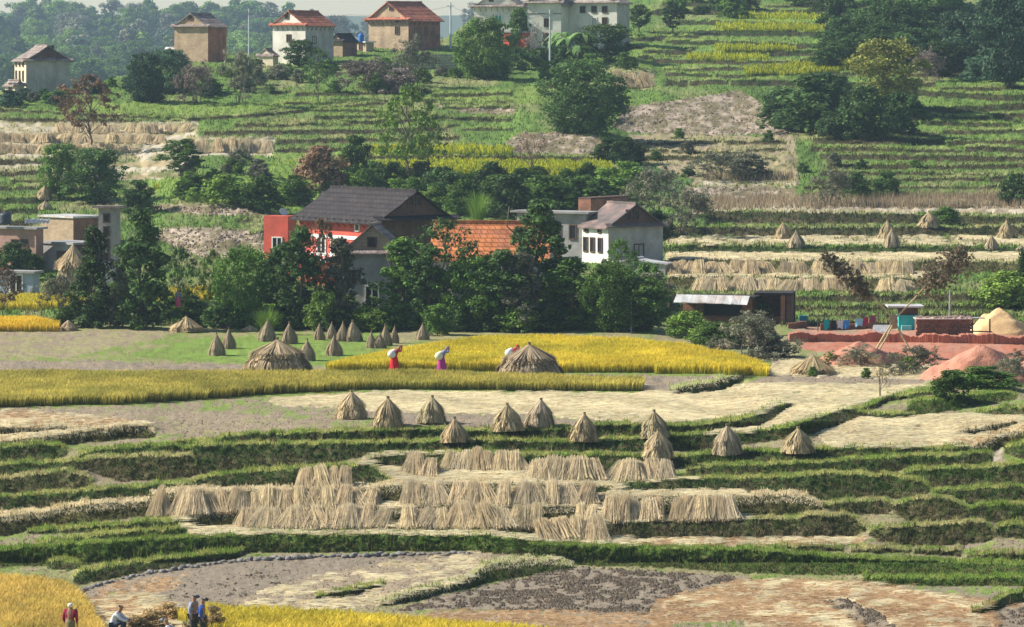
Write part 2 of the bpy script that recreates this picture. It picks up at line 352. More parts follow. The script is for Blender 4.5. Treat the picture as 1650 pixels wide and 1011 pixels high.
# least squares: dP/drow = dev, dP/dcol = 0 (even extension, FFT)
def solve(dev, lam):
    h, w_ = dev.shape
    rhs = np.zeros_like(dev); rhs[:-1] += dev[:-1]; rhs[1:] -= dev[:-1]; rhs = -rhs
    e = np.block([[rhs, rhs[:, ::-1]], [rhs[::-1], rhs[::-1, ::-1]]])
    fe = np.fft.rfft2(e)
    ky = 2 - 2 * np.cos(2 * np.pi * np.arange(2 * h) / (2 * h)); kx = 2 - 2 * np.cos(2 * np.pi * np.arange(w_ + 1) / (2 * w_))
    den = ky[:, None] + lam * kx[None] + 2e-5
    return np.fft.irfft2(fe / den, (2 * h, 2 * w_))[:h, :w_]
Pp = solve(dev, LAM)
L = L0[:, None] + Pp
L = np.maximum.accumulate(L + np.arange(len(YS))[:, None] * 2e-6, 0)
D = np.exp(L)
Zg = ZC - (PY - YH) / F * D
YT = np.interp(XS, [-300, 0, 130, 300, 420, 560, 720, 760, 900, 1000, 1900], [150, 146, 140, 92, 84, 74, 60, 30, -20, -100, -120])
for j in range(len(XS)):
    k = np.where(YS < YT[j])[0]
    if len(k):
        D[k, j] = D[k[0] - 1, j] + (YT[j] - YS[k]) * 3.0; Zg[k, j] = Zg[k[0] - 1, j] - (YT[j] - YS[k]) * .9
def G(px, py):
    i = np.clip((1240 - np.asarray(py, float)) / 2.0, 0, len(YS) - 1.001); j = np.clip((np.asarray(px, float) + 300) / 3.0, 0, len(XS) - 1.001)
    i0 = i.astype(int); j0 = j.astype(int); fi = i - i0; fj = j - j0
    def q(A): return (A[i0, j0] * (1 - fj) + A[i0, j0 + 1] * fj) * (1 - fi) + (A[i0 + 1, j0] * (1 - fj) + A[i0 + 1, j0 + 1] * fj) * fi
    d = q(D); z = q(Zg)
    return np.stack([(np.asarray(px, float) - CX) / F * d, d, z], -1)
def g1(px, py): return Vector([float(a) for a in G(px, py)])
def PPM(px, py): return F / float(G(px, py)[1])     # photo pixels per metre at a ground point

# ------------------------------------------------------------ what grows where, and one tree shadow put into the ground colour
def inpoly(poly, X=None, Y=None):
    X = NPX if X is None else X; Y = NPY if Y is None else Y
    m = np.zeros(X.shape, bool); n = len(poly)
    for i in range(n):
        x1, y1 = poly[i]; x2, y2 = poly[(i + 1) % n]
        if y1 == y2: continue
        c = ((y1 > Y) != (y2 > Y)) & (X < (x2 - x1) * (Y - y1) / (y2 - y1) + x1); m ^= c
    return m
C = {'soil': (.28, .225, .155), 'plough': (.195, .158, .115), 'grey': (.235, .195, .145), 'straw': (.62, .53, .34), 'rust': (.40, .29, .175),
     'green': (.17, .23, .055), 'bright': (.17, .26, .05), 'dry': (.27, .25, .12), 'must': (.34, .42, .04), 'deep': (.06, .11, .035),
     'rice': (.30, .24, .03), 'red': (.40, .155, .095), 'redl': (.44, .22, .15), 'pale': (.50, .44, .33), 'corn': (.29, .235, .155), 'mid': (.105, .175, .038)}
GC = np.zeros(PX.shape + (3,)); ZN = np.zeros(PX.shape, int)
A1 = fbm(PX / 60, PY / 22, 4)[..., None]; A2 = fbm(PX / 26 + 9, PY / 6, 4)[..., None]; A3 = fbm(PX / 9 + 5, PY / 3.5, 3)[..., None]
def c_(n): return np.array(C[n])
def blend(a, b, t): return c_(a) * (1 - t) + c_(b) * t
far = blend('mid', 'dry', .75 * smooth(.45, .75, A1)); far = far * (1 - .3 * smooth(.5, .7, A2)) + .3 * smooth(.5, .7, A2) * c_('bright')
near = blend('dry', 'green', smooth(.45, .68, A2)); near = near * (1 - .5 * smooth(.5, .7, A1)) + .5 * smooth(.5, .7, A1) * c_('soil')
t = smooth(505, 540, PY)[..., None]; GC[:] = far * (1 - t) + near * t
ZONES = [
 ('soil', 'green', .55, [(-310,640),(420,640),(640,655),(1040,670),(1040,690),(700,690),(400,698),(280,712),(90,716),(-310,720)]),
 ('dry', 'green', .5, [(-310,533),(620,533),(560,600),(-310,576)]),
 ('soil', 'dry', .5, [(-310,533),(300,533),(120,575),(-310,575)]),
 ('green', 'bright', .5, [(200,575),(330,545),(620,535),(640,560),(520,590),(300,583)]),
 ('grey', 'soil', .5, [(-310,576),(120,582),(420,588),(800,598),(1160,600),(1150,612),(1090,632),(1030,632),(1030,614),(600,606),(380,604),(-310,598)]),
 ('grey', 'soil', .5, [(1040,604),(1190,600),(1120,632),(1040,632)]),
 ('soil', 'dry', .6, [(-310,668),(120,660),(420,668),(560,690),(300,700),(150,690),(-310,690)]),
 ('straw', 'dry', .62, [(430,645),(560,636),(640,632),(1040,632),(1110,634),(1210,616),(1420,618),(1380,640),(1270,650),(1220,668),(1040,684),(850,668),(640,664),(440,652)]),
 ('rust', 'straw', .5, [(-310,660),(60,664),(190,676),(240,684),(120,690),(-310,702)]),
 ('straw', 'dry', .7, [(-310,704),(60,697),(200,683),(245,683),(160,694),(60,706),(-310,712)]),
 ('soil', 'grey', .5, [(630,664),(1010,680),(1030,690),(640,690)]),
 ('straw', 'dry', .6, [(1205,628),(1300,610),(1480,605),(1500,616),(1400,645),(1330,668),(1200,698),(1130,702),(1150,690),(1230,680),(1280,655)]),
 ('straw', 'grey', .6, [(1240,580),(1480,580),(1520,605),(1480,622),(1250,612)]),
 ('soil', 'grey', .5, [(1240,604),(1500,612),(1480,622),(1200,618)]),
 ('straw', 'dry', .66, [(1310,690),(1390,672),(1560,668),(1640,672),(1650,690),(1560,712),(1470,724),(1330,722)]),
 ('soil', 'dry', .5, [(1060,706),(1320,706),(1340,722),(1060,730)]),
 ('straw', 'rust', .5, [(1440,716),(1560,706),(1660,680),(1960,670),(1960,700),(1640,700),(1550,722)]),
 ('grey', 'dry', .5, [(1410,655),(1470,648),(1465,668),(1390,668)]),
 ('green', 'soil', .5, [(1490,664),(1650,640),(1960,630),(1960,655),(1560,668)]),
 ('pale', 'soil', .5, [(1595,720),(1618,722),(1615,756),(1590,756)]),
 ('bright', 'green', .5, [(1618,718),(1640,722),(1655,756),(1625,758)]),
 ('soil', 'dry', .6, [(-310,744),(140,738),(300,766),(620,786),(620,800),(140,806),(-310,830)]),
 ('straw', 'dry', .75, [(240,800),(620,784),(1000,780),(1200,790),(1200,842),(960,876),(640,866),(300,862)]),
 ('straw', 'soil', .6, [(590,728),(860,734),(1080,770),(1130,772),(1130,780),(640,790),(560,770)]),
 ('soil', 'dry', .5, [(1100,744),(1640,752),(1640,800),(1200,800)]),
 ('soil', 'green', .5, [(1000,868),(1400,862),(1960,880),(1960,900),(1000,884)]),
 ('straw', 'rust', .45, [(960,868),(1400,866),(1380,878),(1000,880)]),
 ('soil', 'green', .5, [(-310,850),(280,842),(280,868),(-310,886)]),
 ('grey', 'plough', .68, [(100,965),(140,944),(210,930),(320,908),(420,897),(760,890),(800,915),(700,940),(560,960),(400,975),(300,985),(150,985)]),
 ('soil', 'rust', .5, [(150,950),(200,935),(300,925),(280,950),(180,972)]),
 ('straw', 'soil', .4, [(370,968),(480,935),(600,908),(760,890),(800,884),(890,897),(900,905),(790,908),(740,938),(680,952),(610,978),(500,985),(380,978)]),
 ('soil', 'rust', .42, [(560,1060),(700,985),(900,985),(1100,945),(1390,936),(1960,940),(1960,1260),(560,1260)]),
 ('plough', 'grey', .5, [(640,985),(700,965),(800,940),(880,922),(940,914),(1200,930),(1250,945),(1100,955),(1060,968),(1040,990),(900,985),(760,982)]),
 ('rust', 'straw', .6, [(1080,1000),(1060,972),(1180,935),(1300,935),(1450,945),(1560,965),(1600,990),(1560,1030),(1100,1020)]),
 ('plough', 'soil', .5, [(1325,968),(1360,965),(1420,990),(1450,1020),(1400,1020),(1360,990)]),
 ('grey', 'plough', .5, [(1600,995),(1620,980),(1960,968),(1960,1040),(1620,1030)]),
 ('grey', 'green', .5, [(1430,944),(1960,944),(1960,955),(1620,970),(1500,958)]),
 ('green', 'soil', .5, [(1080,1005),(1200,1000),(1200,1012),(1080,1020)]),
 ('bright', 'dry', .5, [(170,955),(235,960),(300,1000),(380,990),(400,1010),(200,1020)]),
 ('rust', 'straw', .5, [(140,965),(230,955),(300,985),(290,1020),(160,1020)]),
 ('rice', 'green', .3, [(-310,612),(400,610),(600,612),(1037,622),(1037,634),(600,632),(420,640),(200,654),(-310,660)]),
 ('rice', 'green', .3, [(-310,945),(100,955),(140,985),(165,1030),(165,1200),(-310,1200)]),
 ('rice', 'green', .3, [(340,992),(450,998),(640,1012),(850,1030),(980,1040),(980,1200),(350,1200)]),
 ('bright', 'green', .4, [(520,600),(650,572),(780,553),(1000,557),(1180,580),(1240,606),(1140,606),(800,602)]),
 ('redl', 'red', .5, [(1270,540),(1290,528),(1470,524),(1960,520),(1960,606),(1640,610),(1500,590),(1440,580),(1300,566)]),
 ('redl', 'corn', .5, [(1275,530),(1300,522),(1480,520),(1960,516),(1960,540),(1270,540)]),
 ('dry', 'straw', .5, [(1075,381),(1960,381),(1960,396),(1075,395)]),
 ('straw', 'dry', .7, [(1075,408),(1960,408),(1960,421),(1075,419)]),
 ('straw', 'dry', .5, [(1075,440),(1500,440),(1500,448),(1075,447)]),
 ('corn', 'pale', .5, [(1110,322),(1300,318),(1960,312),(1960,340),(1180,340),(1120,345)]),
 ('pale', 'corn', .5, [(1230,336),(1420,336),(1960,338),(1960,345),(1230,344)]),
 ('corn', 'dry', .5, [(1010,215),(1280,220),(1290,300),(1100,298),(1010,262)]),
 ('dry', 'pale', .5, [(1120,285),(1280,285),(1290,300),(1120,300)]),
 ('pale', 'dry', .5, [(-310,196),(320,196),(320,262),(200,290),(-310,262)]),
 ('pale', 'dry', .6, [(300,222),(440,222),(440,252),(300,250)]),
 ('pale', 'mid', .5, [(190,258),(300,255),(300,292),(190,292)]),
 ('bright', 'must', .72, [(240,292),(400,265),(560,245),(700,244),(720,300),(560,300),(480,340),(400,330),(250,318)]),
 ('must', 'bright', .6, [(600,241),(760,240),(830,243),(820,250),(600,249)]),
 ('must', 'bright', .56, [(585,268),(700,262),(985,266),(988,282),(860,287),(590,288)]),
 ('bright', 'green', .5, [(715,158),(860,138),(960,140),(870,168),(720,166)]),
 ('bright', 'green', .5, [(440,245),(600,245),(600,250),(440,262)]),
 ('must', 'green', .6, [(1150,40),(1330,42),(1330,52),(1150,50)]),
 ('must', 'green', .6, [(1190,24),(1400,26),(1400,34),(1190,32)]),
 ('must', 'bright', .6, [(1150,75),(1280,77),(1280,84),(1150,84)]),
 ('must', 'bright', .6, [(1105,90),(1240,92),(1240,99),(1105,98)]),
 ('must', 'bright', .6, [(1200,112),(1400,98),(1390,110),(1300,122),(1200,122)]),
 ('pale', 'dry', .6, [(1120,84),(1300,86),(1310,98),(1240,112),(1120,104)]),
 ('bright', 'mid', .5, [(990,60),(1140,30),(1330,30),(1340,110),(1200,140),(1000,110)]),
 ('bright', 'mid', .5, [(1500,130),(1960,120),(1960,240),(1450,240)]),
 ('deep', 'mid', .6, [(1000,265),(1040,262),(1120,290),(1090,320),(1000,300)]),  # mound tree's cast shadow put into the ground as darker green
 ('bright', 'green', .5, [(100,165),(420,165),(560,150),(420,182),(250,188),(100,180)]),
]
ZNAMES = list(C)
for a, b, th, poly in ZONES:
    m = inpoly(poly)
    tt = smooth(th - .12, th + .12, .5 * A2 + .5 * A3)
    GC = np.where(m[..., None], blend(a, b, tt), GC)
    ZN[m] = np.where(tt[..., 0] < .55, ZNAMES.index(a), ZNAMES.index(b))[m]
# re-lay small mustard strips over the bright ones
for a, b, th, poly in ZONES:
    if a == 'must':
        m = inpoly(poly); GC = np.where(m[..., None], blend(a, b, smooth(th - .12, th + .12, .5 * A2 + .5 * A3)), GC); ZN[m] = ZNAMES.index('must')
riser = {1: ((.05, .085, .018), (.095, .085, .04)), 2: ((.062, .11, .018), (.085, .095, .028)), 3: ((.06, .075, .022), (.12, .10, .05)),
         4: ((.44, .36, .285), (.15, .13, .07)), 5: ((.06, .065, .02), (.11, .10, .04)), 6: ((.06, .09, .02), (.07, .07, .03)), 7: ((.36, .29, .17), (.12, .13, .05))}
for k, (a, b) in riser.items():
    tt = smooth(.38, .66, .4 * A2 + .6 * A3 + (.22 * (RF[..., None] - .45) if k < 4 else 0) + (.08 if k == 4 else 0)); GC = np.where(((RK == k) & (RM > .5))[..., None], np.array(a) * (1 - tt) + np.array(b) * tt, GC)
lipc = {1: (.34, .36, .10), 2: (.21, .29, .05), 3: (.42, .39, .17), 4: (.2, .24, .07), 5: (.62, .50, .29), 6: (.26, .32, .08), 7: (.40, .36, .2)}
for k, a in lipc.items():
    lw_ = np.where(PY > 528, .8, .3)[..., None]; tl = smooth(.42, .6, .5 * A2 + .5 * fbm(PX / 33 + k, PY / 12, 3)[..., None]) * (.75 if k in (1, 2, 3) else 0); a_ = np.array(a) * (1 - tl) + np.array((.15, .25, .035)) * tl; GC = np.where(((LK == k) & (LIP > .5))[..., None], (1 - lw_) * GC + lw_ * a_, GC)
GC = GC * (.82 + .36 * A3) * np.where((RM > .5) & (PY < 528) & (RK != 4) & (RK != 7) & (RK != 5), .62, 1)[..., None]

# soft bumps in the ground itself
Zb = Zg + (fbm(PX / 7, PY / 2.6, 3) - .5) * np.where(PY < 520, .35, .07)
Db = D + np.where(RM > .5, (fbm(PX / 7 + 3, PY / 6, 3) - .5) * .6, 0)
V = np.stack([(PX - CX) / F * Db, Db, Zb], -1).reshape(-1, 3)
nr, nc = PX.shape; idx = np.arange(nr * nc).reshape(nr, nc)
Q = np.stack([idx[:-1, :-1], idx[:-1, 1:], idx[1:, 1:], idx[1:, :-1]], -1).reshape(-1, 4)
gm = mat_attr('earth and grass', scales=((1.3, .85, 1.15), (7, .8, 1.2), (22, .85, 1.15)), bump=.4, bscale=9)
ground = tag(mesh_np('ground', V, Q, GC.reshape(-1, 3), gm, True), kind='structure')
# apron in front of and beside the valley, so that the ground does not end at the frame
ap = MB(); ap.add([(-60, -200, -.1), (60, -200, -.1), (60, 133.5, -.12), (-60, 133.5, -.12)], [(0, 1, 2, 3)])
tag(ap.build('valley_floor', mat('valley soil', (.28, .24, .14), var=.3)), kind='structure')

# ------------------------------------------------------------ ground cover nobody could count
def sample(mask, n):
    w_ = np.flatnonzero(mask.ravel()) if mask.dtype == bool else None
    k = rng.choice(w_, n); i, j = np.unravel_index(k, PX.shape)
    px = PX[i, j] + rng.uniform(-1.5, 1.5, n); py = PY[i, j] + rng.uniform(-1, 1, n)
    return px, py, GC[i, j], i, j
def blades(name, P, h, w_, lean, col, m, seg=1, tip=None, parent=None, side=None):
    n = len(P); a = rng.uniform(0, 2 * np.pi, n)
    if side is None: side = np.stack([np.cos(a), np.sin(a) * .6, np.zeros(n)], -1)
    up = np.zeros((n, 3)); up[:, 2] = h
    s = side * (w_ * .5)[:, None]
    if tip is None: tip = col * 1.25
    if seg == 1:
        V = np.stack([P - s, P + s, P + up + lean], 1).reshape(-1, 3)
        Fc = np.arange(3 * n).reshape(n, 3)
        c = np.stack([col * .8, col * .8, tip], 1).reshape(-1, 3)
    else:
        mid = P + up * .7 + lean * .35; tp = P + up * .92 + lean * 1.1
        V = np.stack([P - s * .6, P + s * .6, mid + s, mid - s, tp], 1).reshape(-1, 3)
        b = np.arange(n)[:, None] * 5
        Fc = np.concatenate([b + [0, 1, 2], b + [0, 2, 3], b + [3, 2, 4]])
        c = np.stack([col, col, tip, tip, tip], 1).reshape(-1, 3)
    return mesh_np(name, V, Fc, c, m, False, parent)
bk_ = mat_attr('bank grass', scales=((.8, .8, 1.2),), bump=0, trans=.12)
bm_ = mat_attr('grass blades', scales=((.8, .8, 1.2),), bump=0, trans=.42)
def U(a, b, n): return rng.uniform(a, b, n)
def grass(name, label, mask, n, h0, h1, w_, lo=.7, hi=1.35, out=0.0, cat='grass', m=None):
    px, py, c, i, j = sample(mask, n); P = G(px, py); P[:, 2] -= .03
    lean = np.stack([U(-.1, .1, n), U(-.12, .02, n) - out * RM[i, j], np.zeros(n)], -1)
    c = c * U(lo, hi, n)[:, None] * (1 + U(-.12, .12, (n))[:, None] * np.array([1, 0, -.5]))
    o = blades(name, P, U(h0, h1, n), U(.6, 1.4, n) * w_, lean, c, m or bm_)
    return tag(o, label, cat, kind='stuff')
zi = {k: ZNAMES.index(k) for k in ZNAMES}
vis = (PX > -60) & (PX < 1710) & (PY < 1060)
green = ~np.isin(ZN, [zi[k] for k in ('straw', 'rust', 'plough', 'grey', 'red', 'redl', 'rice', 'pale', 'corn', 'must')])
bank = (RM > .5) & (PY > 590) & vis
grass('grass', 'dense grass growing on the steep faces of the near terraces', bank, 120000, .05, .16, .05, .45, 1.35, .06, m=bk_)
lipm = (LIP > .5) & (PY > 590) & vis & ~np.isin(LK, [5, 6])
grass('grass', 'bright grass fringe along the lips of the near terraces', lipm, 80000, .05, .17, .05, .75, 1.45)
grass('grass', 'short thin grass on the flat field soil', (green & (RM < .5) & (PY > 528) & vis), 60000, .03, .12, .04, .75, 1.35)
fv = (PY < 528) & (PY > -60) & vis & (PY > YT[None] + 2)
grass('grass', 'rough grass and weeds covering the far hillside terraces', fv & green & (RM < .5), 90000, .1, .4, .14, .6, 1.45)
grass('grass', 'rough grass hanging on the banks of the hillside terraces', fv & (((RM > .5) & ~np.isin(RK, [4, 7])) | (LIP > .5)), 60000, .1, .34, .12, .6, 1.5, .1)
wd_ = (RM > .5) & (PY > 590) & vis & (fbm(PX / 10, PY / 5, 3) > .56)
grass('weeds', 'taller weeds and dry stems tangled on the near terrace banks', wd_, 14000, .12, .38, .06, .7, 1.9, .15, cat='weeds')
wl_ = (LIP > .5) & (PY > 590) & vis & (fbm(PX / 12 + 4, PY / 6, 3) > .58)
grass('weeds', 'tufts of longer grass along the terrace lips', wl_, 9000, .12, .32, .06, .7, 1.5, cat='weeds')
# straw lying on the fields
def straw(name, label, mask, n, l0, l1, w_, dirx=1.0, drape=False, dn=0.0, col=(.80, .69, .455)):
    px, py, c, i, j = sample(mask, n); P = G(px, py)
    ph = np.sin(P[:, 0] * .7 + P[:, 1] * .5) * .35 + U(-.35, .35, n)
    Lh = U(l0, l1, n); P[:, 2] += U(.01, .09, n)
    if drape: d = np.stack([U(-.35, .5, n), U(-.8, -.3, n), U(-.55, .05, n)], -1)
    else: d = np.stack([np.cos(ph) * dirx, np.sin(ph) * .8, U(-.04, .10, n)], -1)
    d *= Lh[:, None]
    c = np.array(col) * U(.7, 1.25, n)[:, None] * (1 + U(-.1, .1, n)[:, None] * np.array([0, .5, 1.2]))
    s = np.stack([-d[:, 1] / Lh * .9, np.full(n, .8), U(.2, .7, n)], -1) if not drape else None
    h = np.zeros(n)
    o = blades(name, P, h, np.full(n, w_), d, c, bm_, side=s)
    return tag(o, label, 'straw', kind='stuff')
straw('straw', 'cut straw spread out to dry on the pale field strips', (ZN == zi['straw']) & (RM < .5) & (PY > 560) & vis, 60000, .25, .7, .05)
straw('straw', 'short reddish stubble litter on the lower field', (ZN == zi['rust']) & (RM < .5) & (PY > 560) & vis, 16000, .15, .5, .04, col=(.50, .33, .18))
sl = (LIP > .5) & np.isin(LK, [5, 6]) & (PY > 560) & vis
straw('straw', 'straw draped over the terrace edges', sl | ((RM > .5) & np.isin(RK, [5, 6]) & (RF < .35) & (PY > 560) & vis), 30000, .25, .6, .045, drape=True)
straw('straw', 'dry straw lying on the hillside terraces', fv & (ZN == zi['straw']), 16000, .3, .8, .08)
# standing rice
def rice(label, poly, n, h, base, tipc, dens=1.0, name='rice_field'):
    m = inpoly(poly, PX, PY) & (PX > -80) & (PX < 1720) & (PY < 1130)
    px, py, c, i, j = sample(m, n); P = G(px, py)
    hh = h * U(.8, 1.12, n) * (.88 + .26 * fbm(P[:, 0] / 1.5, P[:, 1] / 2, 3))
    lean = np.stack([U(-.16, .22, n), U(-.2, .12, n), np.zeros(n)], -1)
    v = (.75 + .5 * fbm(P[:, 0] / 2.5 + 7, P[:, 1] / 5, 3))[:, None] * U(.72, 1.25, n)[:, None]
    g_ = smooth(.44, .7, fbm(P[:, 0] / 3 + 40, P[:, 1] / 6, 3))[:, None] * .35
    tc = (np.array(tipc) * (1 - g_) + np.array(base) * 1.6 * g_) * v
    o = blades(name, P, hh, U(.03, .07, n), lean, np.array(base) * v, bm_, 2, tc)
    return tag(o, label, 'rice field', kind='stuff')
rice('bright golden standing rice in the large field behind the two women with sacks', [(528,598),(560,591),(640,575),(720,562),(780,553),(850,552),(1000,557),(1100,566),(1180,582),(1225,595),(1240,607),(1140,603),(800,599)], 90000, .62, (.30,.30,.03), (.80,.63,.07))
rice('dull yellow green strip of standing rice left of the nearer straw cones', [(-80,612),(400,610),(600,611),(700,612),(1037,622),(1037,631),(800,630),(600,628),(420,637),(370,642),(200,652),(100,654),(-80,660)], 80000, .62, (.06,.085,.018), (.60,.51,.12))
rice('orange gold standing rice at the lower left behind the person with white scarf', [(-80,938),(60,948),(110,958),(140,985),(165,1030),(170,1128),(-80,1128)], 60000, .62, (.26,.24,.04), (.76,.56,.15))
rice('bright yellow standing rice along the bottom edge of the valley', [(285,1003),(340,993),(450,999),(520,1002),(640,1012),(760,1021),(850,1029),(980,1040),(1000,1128),(400,1128),(360,1040)], 60000, .62, (.32,.30,.03), (.80,.64,.09))
rice('small golden rice patch below the left trees', [(-80,522),(50,520),(95,530),(95,535),(-80,534)], 9000, .6, (.3,.25,.03), (.85,.58,.06))
rice('small yellow rice patch below the blue grey house', [(-80,485),(200,482),(215,498),(-80,502)], 9000, .6, (.28,.27,.03), (.70,.56,.06))
rice('small yellow rice patch glimpsed between the left trees', [(255,474),(330,470),(360,486),(255,490)], 3000, .6, (.28,.27,.03), (.70,.56,.06))
# mustard in flower
mm = (ZN == zi['must']) & fv
px, py, c, i, j = sample(mm, 26000); P = G(px, py); n = len(P)
o = blades('mustard_crop', P, U(.35, .75, n), U(.06, .14, n), np.stack([U(-.1, .1, n), U(-.1, .1, n), np.zeros(n)], -1), np.array([.14, .2, .03]) * U(.7, 1.3, n)[:, None], bm_, 2, np.where(rng.uniform(0, 1, (n, 1)) < .72, np.array([.62, .62, .05]), np.array([.22, .30, .04])) * U(.6, 1.15, n)[:, None])
tag(o, 'yellow flowering mustard on narrow hillside terraces', 'mustard', kind='stuff')
# maize stubble
mm = inpoly([(1110,322),(1300,318),(1720,312),(1720,336),(1180,338),(1120,345)], PX, PY) | (inpoly([(1140,284),(1280,282),(1280,292),(1140,294)], PX, PY))
px, py, c, i, j = sample(mm, 9000); P = G(px, py); n = len(P)
o = blades('dry_stalks', P, U(.3, .95, n), U(.04, .09, n), np.stack([U(-.2, .2, n), U(-.2, .2, n), np.zeros(n)], -1), np.array([.34, .265, .17]) * U(.6, 1.5, n)[:, None], bm_)
tag(o, 'dry brown maize stalks standing on the upper right terrace', 'maize stalks', kind='stuff')
# clods of ploughed soil
def clods(name, label, mask, n, r0, r1, col):
    px, py, c, i, j = sample(mask, n); P = G(px, py); r = U(r0, r1, n)
    base = np.array([(1, 0, 0), (-1, 0, 0), (0, 1, 0), (0, -1, 0), (0, 0, .8), (0, 0, -.8)], float)
    Fo = np.array([(0, 2, 4), (2, 1, 4), (1, 3, 4), (3, 0, 4), (2, 0, 5), (1, 2, 5), (3, 1, 5), (0, 3, 5)])
    V = P[:, None] + base[None] * r[:, None, None] * U(.5, 1.3, (n, 6, 3)) if False else P[:, None] + base[None] * r[:, None, None] * rng.uniform(.5, 1.4, (n, 6, 1)) + rng.uniform(-.3, .3, (n, 6, 3)) * r[:, None, None]
    Fc = (np.arange(n)[:, None, None] * 6 + Fo[None]).reshape(-1, 3)
    cc = np.repeat(np.array(col) * U(.6, 1.5, n)[:, None], 6, 0)
    return tag(mesh_np(name, V.reshape(-1, 3), Fc, cc, bm_), label, 'soil', kind='stuff')
clods('soil_clods', 'dark clods of freshly turned soil on the lower fields', (ZN == zi['plough']) & (PY > 560) & vis, 26000, .025, .075, (.235, .19, .14))
clods('soil_clods', 'grey brown crumbs of dry soil on the bare fields', np.isin(ZN, [zi['grey'], zi['soil']]) & (RM < .5) & (PY > 575) & vis, 12000, .02, .05, (.27, .22, .165))
clods('soil_clods', 'pale stones and lumps on the eroded hillside cuts', fv & (RM > .5) & (RK == 4), 3000, .05, .18, (.38, .31, .24))

# ------------------------------------------------------------ plants
def mat_leaf(name, col, trans=.24, rnd=.38):
    if name in MATS: return MATS[name]
    m, n = _mat(name)
    rgb = NN(n, 'ShaderNodeRGB'); rgb.outputs[0].default_value = (*col, 1)
    at = NN(n, 'ShaderNodeAttribute', attribute_name='Col'); mx = NN(n, 'ShaderNodeMixRGB', blend_type='MULTIPLY'); mx.inputs[0].default_value = 1
    n.links.new(rgb.outputs[0], mx.inputs[1]); n.links.new(at.outputs['Color'], mx.inputs[2])
    oi = NN(n, 'ShaderNodeObjectInfo'); mr = NN(n, 'ShaderNodeMapRange'); mr.inputs['To Min'].default_value = 1 - rnd; mr.inputs['To Max'].default_value = 1 + rnd
    n.links.new(oi.outputs['Random'], mr.inputs['Value'])
    sc = NN(n, 'ShaderNodeVectorMath', operation='SCALE'); n.links.new(mx.outputs[0], sc.inputs[0]); n.links.new(mr.outputs[0], sc.inputs['Scale'])
    d = NN(n, 'ShaderNodeBsdfPrincipled'); d.inputs['Roughness'].default_value = .6; d.inputs['Specular IOR Level'].default_value = .08
    n.links.new(sc.outputs[0], d.inputs['Base Color'])
    t = NN(n, 'ShaderNodeBsdfTranslucent'); n.links.new(sc.outputs[0], t.inputs['Color'])
    ms = NN(n, 'ShaderNodeMixShader'); ms.inputs[0].default_value = trans; o = NN(n, 'ShaderNodeOutputMaterial')
    n.links.new(d.outputs[0], ms.inputs[1]); n.links.new(t.outputs[0], ms.inputs[2]); n.links.new(ms.outputs[0], o.inputs['Surface'])
    MATS[name] = m; return m
LC = {'dark': (.056, .10, .028), 'deep': (.042, .078, .022), 'mid': (.072, .13, .024), 'light': (.125, .20, .035), 'yellow': (.19, .20, .045), 'grey': (.15, .155, .10),
      'brown': (.17, .11, .065), 'mauve': (.19, .15, .13), 'blue': (.055, .10, .055), 'lime': (.19, .28, .05), 'dry': (.22, .19, .10), 'palm': (.12, .2, .06), 'straw': (.34, .25, .12)}
def lm(k): return mat_leaf('leaf ' + k, LC[k])
BARK = mat('bark', (.16, .13, .10), var=.35, scale=6, stretch=(1, 1, .2)); BARKP = mat('pale bark', (.33, .30, .26), var=.3, scale=6)
def leaves(centers, radii, per, size, rs, droop=0.0, flat=.75, elong=1.5):
    n = len(centers) * per
    C0 = np.repeat(centers, per, 0); r = np.repeat(radii, per)
    d = rs.normal(size=(n, 3)); d /= np.linalg.norm(d, axis=1)[:, None]
    P = C0 + d * (r * rs.uniform(0, 1, n) ** .45)[:, None] * np.array([1, 1, flat])
    nrm = d + rs.normal(size=(n, 3)) * .7; nrm[:, 2] += .5; nrm /= np.linalg.norm(nrm, axis=1)[:, None]
    a = rs.normal(size=(n, 3)); a[:, 2] -= droop; a -= nrm * (a * nrm).sum(1)[:, None]; a /= np.linalg.norm(a, axis=1)[:, None]
    b = np.cross(nrm, a); s = size * rs.uniform(.6, 1.35, n)[:, None]
    V = np.stack([P - a * s * elong * .5, P + b * s * .5, P + a * s * elong * .5, P - b * s * .5], 1).reshape(-1, 3)
    Fc = np.arange(4 * n).reshape(n, 4)
    cl = np.repeat(rs.uniform(.75, 1.25, len(centers)), per) * rs.uniform(.65, 1.4, n)
    c = cl[:, None] * (1 + rs.uniform(-.12, .12, n)[:, None] * np.array([1, 0, -.6]))
    return V, Fc, np.repeat(np.clip(c, 0, 2.0), 4, 0) * .5
LC = {k: tuple(min(.95, 2.7 * x) for x in v) for k, v in LC.items()}
